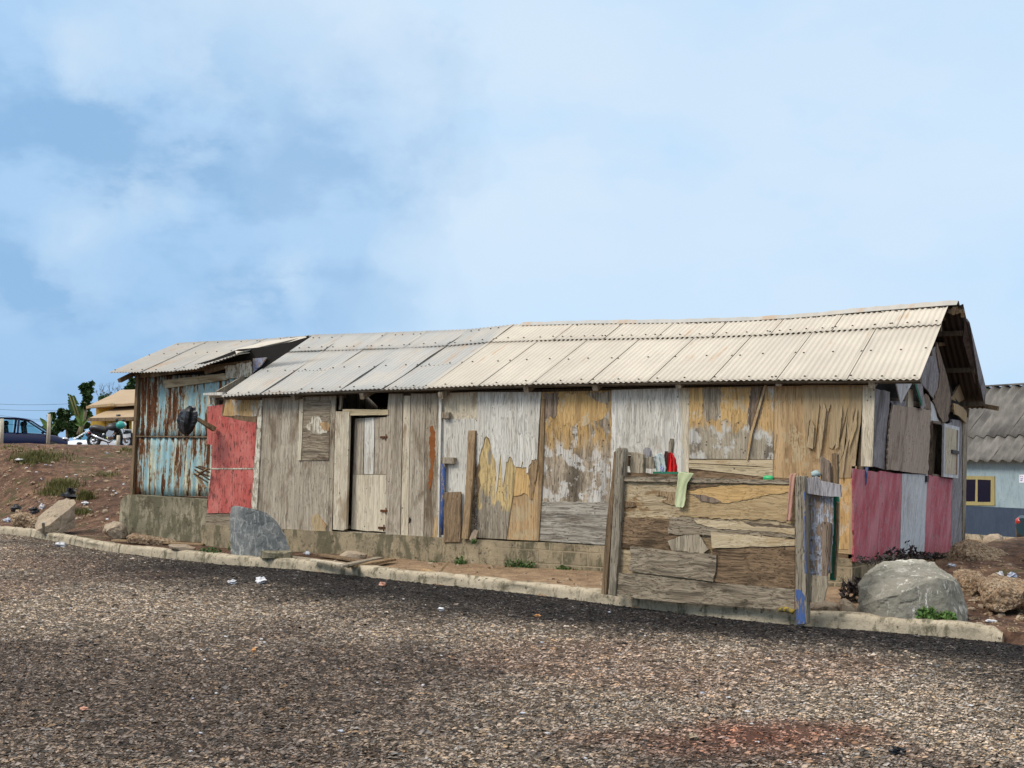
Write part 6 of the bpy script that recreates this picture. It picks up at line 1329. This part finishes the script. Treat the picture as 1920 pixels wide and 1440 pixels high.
# far off wires on the left
for k, (y0, y1, xe) in enumerate(((752,755,175),(761,768,150),(768,790,118),(775,790,100),(782,800,85))):
    mb = MB(); a, b = atD(-120, y0-(y1-y0)*.6-2, 80), atD(xe, y1, 80); pts = [a*(1-t)+b*t+np.array([0, 0, -.25*math.sin(math.pi*t)]) for t in np.linspace(0, 1, 14)]
    mb.tube(pts, .012 if k < 4 else .02, 4); o = mb.build('power_line', M_blk)
    tag(o, ['topmost of the thin wires across the sky, far left', 'second highest thin wire, far left', 'middle one of the thin wires above the blue car', 'fourth thin wire down above the blue car', 'lowest wire, ending on the blue car roof line'][k], 'wire', 'power lines far left')
# ------------------------------------------------------------------ blue-walled building on the right
Q0 = atZ(1813, 1003, -.62); dirx = np.array([3.0, -1.83, 0]); dirx /= np.linalg.norm(dirx); perp = np.array([-dirx[1], dirx[0], 0]); BN = -perp
bb = thing('blue_building', (Q0+dirx*2)*np.array([1, 1, 0])+np.array([0, 0, -.9]), 'pale blue building with dark blue dado and corrugated roof, right edge', 'building')
def bq(x, y, off=0.0): return atP(x, y, Q0+BN*off, BN)
def bw(name, poly, off, th, mt, parent=bb): mb = MB(); mb.slab([bq(x, y, off) for x, y in poly], perp*th); return mb.build(name, mt, parent)
mb = MB(); a0 = Q0-dirx*6; 
P = [bq(1700, 800), bq(2040, 800)]
zt = bq(1816, 862)[2]
def wbox(u0, u1, z0, z1, off, th, mt, name, parent=bb):
    mb = MB(); p = Q0+BN*off; mb.slab([p+dirx*u0+np.array([0, 0, z0-p[2]]), p+dirx*u1+np.array([0, 0, z0-p[2]]), p+dirx*u1+np.array([0, 0, z1-p[2]]), p+dirx*u0+np.array([0, 0, z1-p[2]])], perp*th); return mb.build(name, mt, parent)
zd = bq(1850, 950)[2]
wbox(-8, 9, zd, zt+.1, 0, .15, P_['bluewall'], 'wall'); wbox(-8.01, 9.01, -1.2, zd-.002, .012, .17, P_['dado'], 'dado'); wbox(-8.1, 9.1, -1.3, Q0[2]+.04, .10, .3, M_kerb, 'plinth')
wbox(-8, 9, -1.2, zt, -5.0, .1, P_['bluewall'], 'back_wall')
wf = bw('window_frame', [(1806,892),(1864.5,893),(1865,948),(1806,947)], .03, .06, P_['frame'])
for q in ([(1810,899),(1829,899),(1828,940),(1810,940)], [(1833,899),(1857.5,900),(1857,941),(1833,941)]): bw('pane', q, .036, .01, M_win, wf)
bw('notice', [(1911,890),(1930,890),(1930,905),(1911,905)], .006, .01, plain('paper_white', (.7,.7,.75), .7))
for (x, y, w_) in ((1913,894,1.6),(1916,894,1.4),(1913,898,5),(1913,901,4)): bw('notice_text', [(x,y-1),(x+w_,y-1),(x+w_,y+.6),(x,y+.6)], .009, .002, plain('notice_ink', (.18,.12,.35), .7))
# its roof: lower and upper rows of weathered sheets with deep corrugations
E0, E1 = bq(1640, 868, .35), bq(1990, 861, .35); E0[2] = bq(1816, 864, .35)[2]; E1[2] = E0[2]+.0
def up_(p, s): return p+perp*2.4*s*1.0+np.array([0, 0, 1])*(2.55*s)
rise = atP(1885, 725, Q0+perp*2.4, BN)[2]-E0[2]
def upp(p, s): return p+perp*(2.75*s)+np.array([0, 0, rise*s])
nb = 9; rfo = MB(); rfo.bar(upp(E0, .5)-np.array([0,0,.12]), upp(E1, .5)-np.array([0,0,.12]), .06, .08); rfo = rfo.build('roof', W['brown'], bb)
for i in range(nb):
    a, b = E0+(E1-E0)*i/nb, E0+(E1-E0)*(i+1)/nb
    for (s0, s1, lf) in ((0, .32, 0), (.30, 1.0, .05)):
        mb = MB(); l = np.array([0, 0, lf]); sheet(mb, upp(a, s0)+l, upp(b, s0)+l, upp(b, s1)+l, upp(a, s1)+l, wave=.36, amp=.06, rows=4, th=.012, seed=i, warp=.01, trap=False); mb.build('roof_sheet', [M_roofb, M_nail], rfo)
R0, R1 = upp(E0, 1), upp(E1, 1); mb = MB(); mb.slab([R0, R1, E1+perp*5.5, E0+perp*5.5], (0, 0, -.03)); mb.build('roof_back', M_roofb, rfo)
mb = MB(); mb.bar(R0+np.array([0,0,.06]), R1+np.array([0,0,.06]), .22, .05); mb.build('ridge_cap', M_roofb, rfo)
mb = MB(); mb.slab([E0+BN*-.4-np.array([0,0,.1]), E0+perp*5.2-np.array([0,0,.1]), R0-np.array([0,0,.1])], dirx*.05); mb.build('gable_infill', P_['bluewall'], bb); mb = MB(); mb.slab([E1-np.array([0,0,.1]), E1+perp*5.2-np.array([0,0,.1]), R1-np.array([0,0,.1])], dirx*-.05); mb.build('gable_infill', P_['bluewall'], bb)
wbox(-7.9, -7.8, -1.2, zt, 0, 5.0, P_['bluewall'], 'end_wall')
# teal car cut by the right edge, tail towards us
zcar = atD(1915, 1044, 27)[2]; t0 = atD(1964, 1024, 27); t1 = atD(2150, 1010, 30.5)
car(t1[:2], t0[:2], 1.7, zcar, 1.36, 'sedan', M_cart, 'teal car at the right edge, only its tail lamp and bumper in view')

GR = {'weed': 'weeds growing round the shacks', 'loose_plank': 'loose planks lying behind the kerb', 'cloth': 'cloths hanging on the fence', 'rag': 'rags stuffed about the fence', 'rock': 'rocks lying about the shacks', 'boulder': 'boulders behind the kerb',
      'crumpled_scrap': 'litter scraps on the ground', 'wooden_post': 'wooden posts along the bank top', 'dense_shrub': 'shrubs behind the bank', 'plantain': 'ragged plantain leaves', 'banana_plant': 'banana plants behind the bank', 'leafy_tree': 'leafy trees by the yellow house',
      'plastic_bag': 'black plastic bags', 'wood_splinter': 'splinters by the foundation', 'stone': 'pebbles in the gravel', 'parked_car': 'parked cars', 'power_line': 'power lines far left'}
for o in list(S.objects):
    if o.parent is None and 'category' in o and 'group' not in o:
        g = GR.get(o.name.split('.')[0])
        if g: o['group'] = g
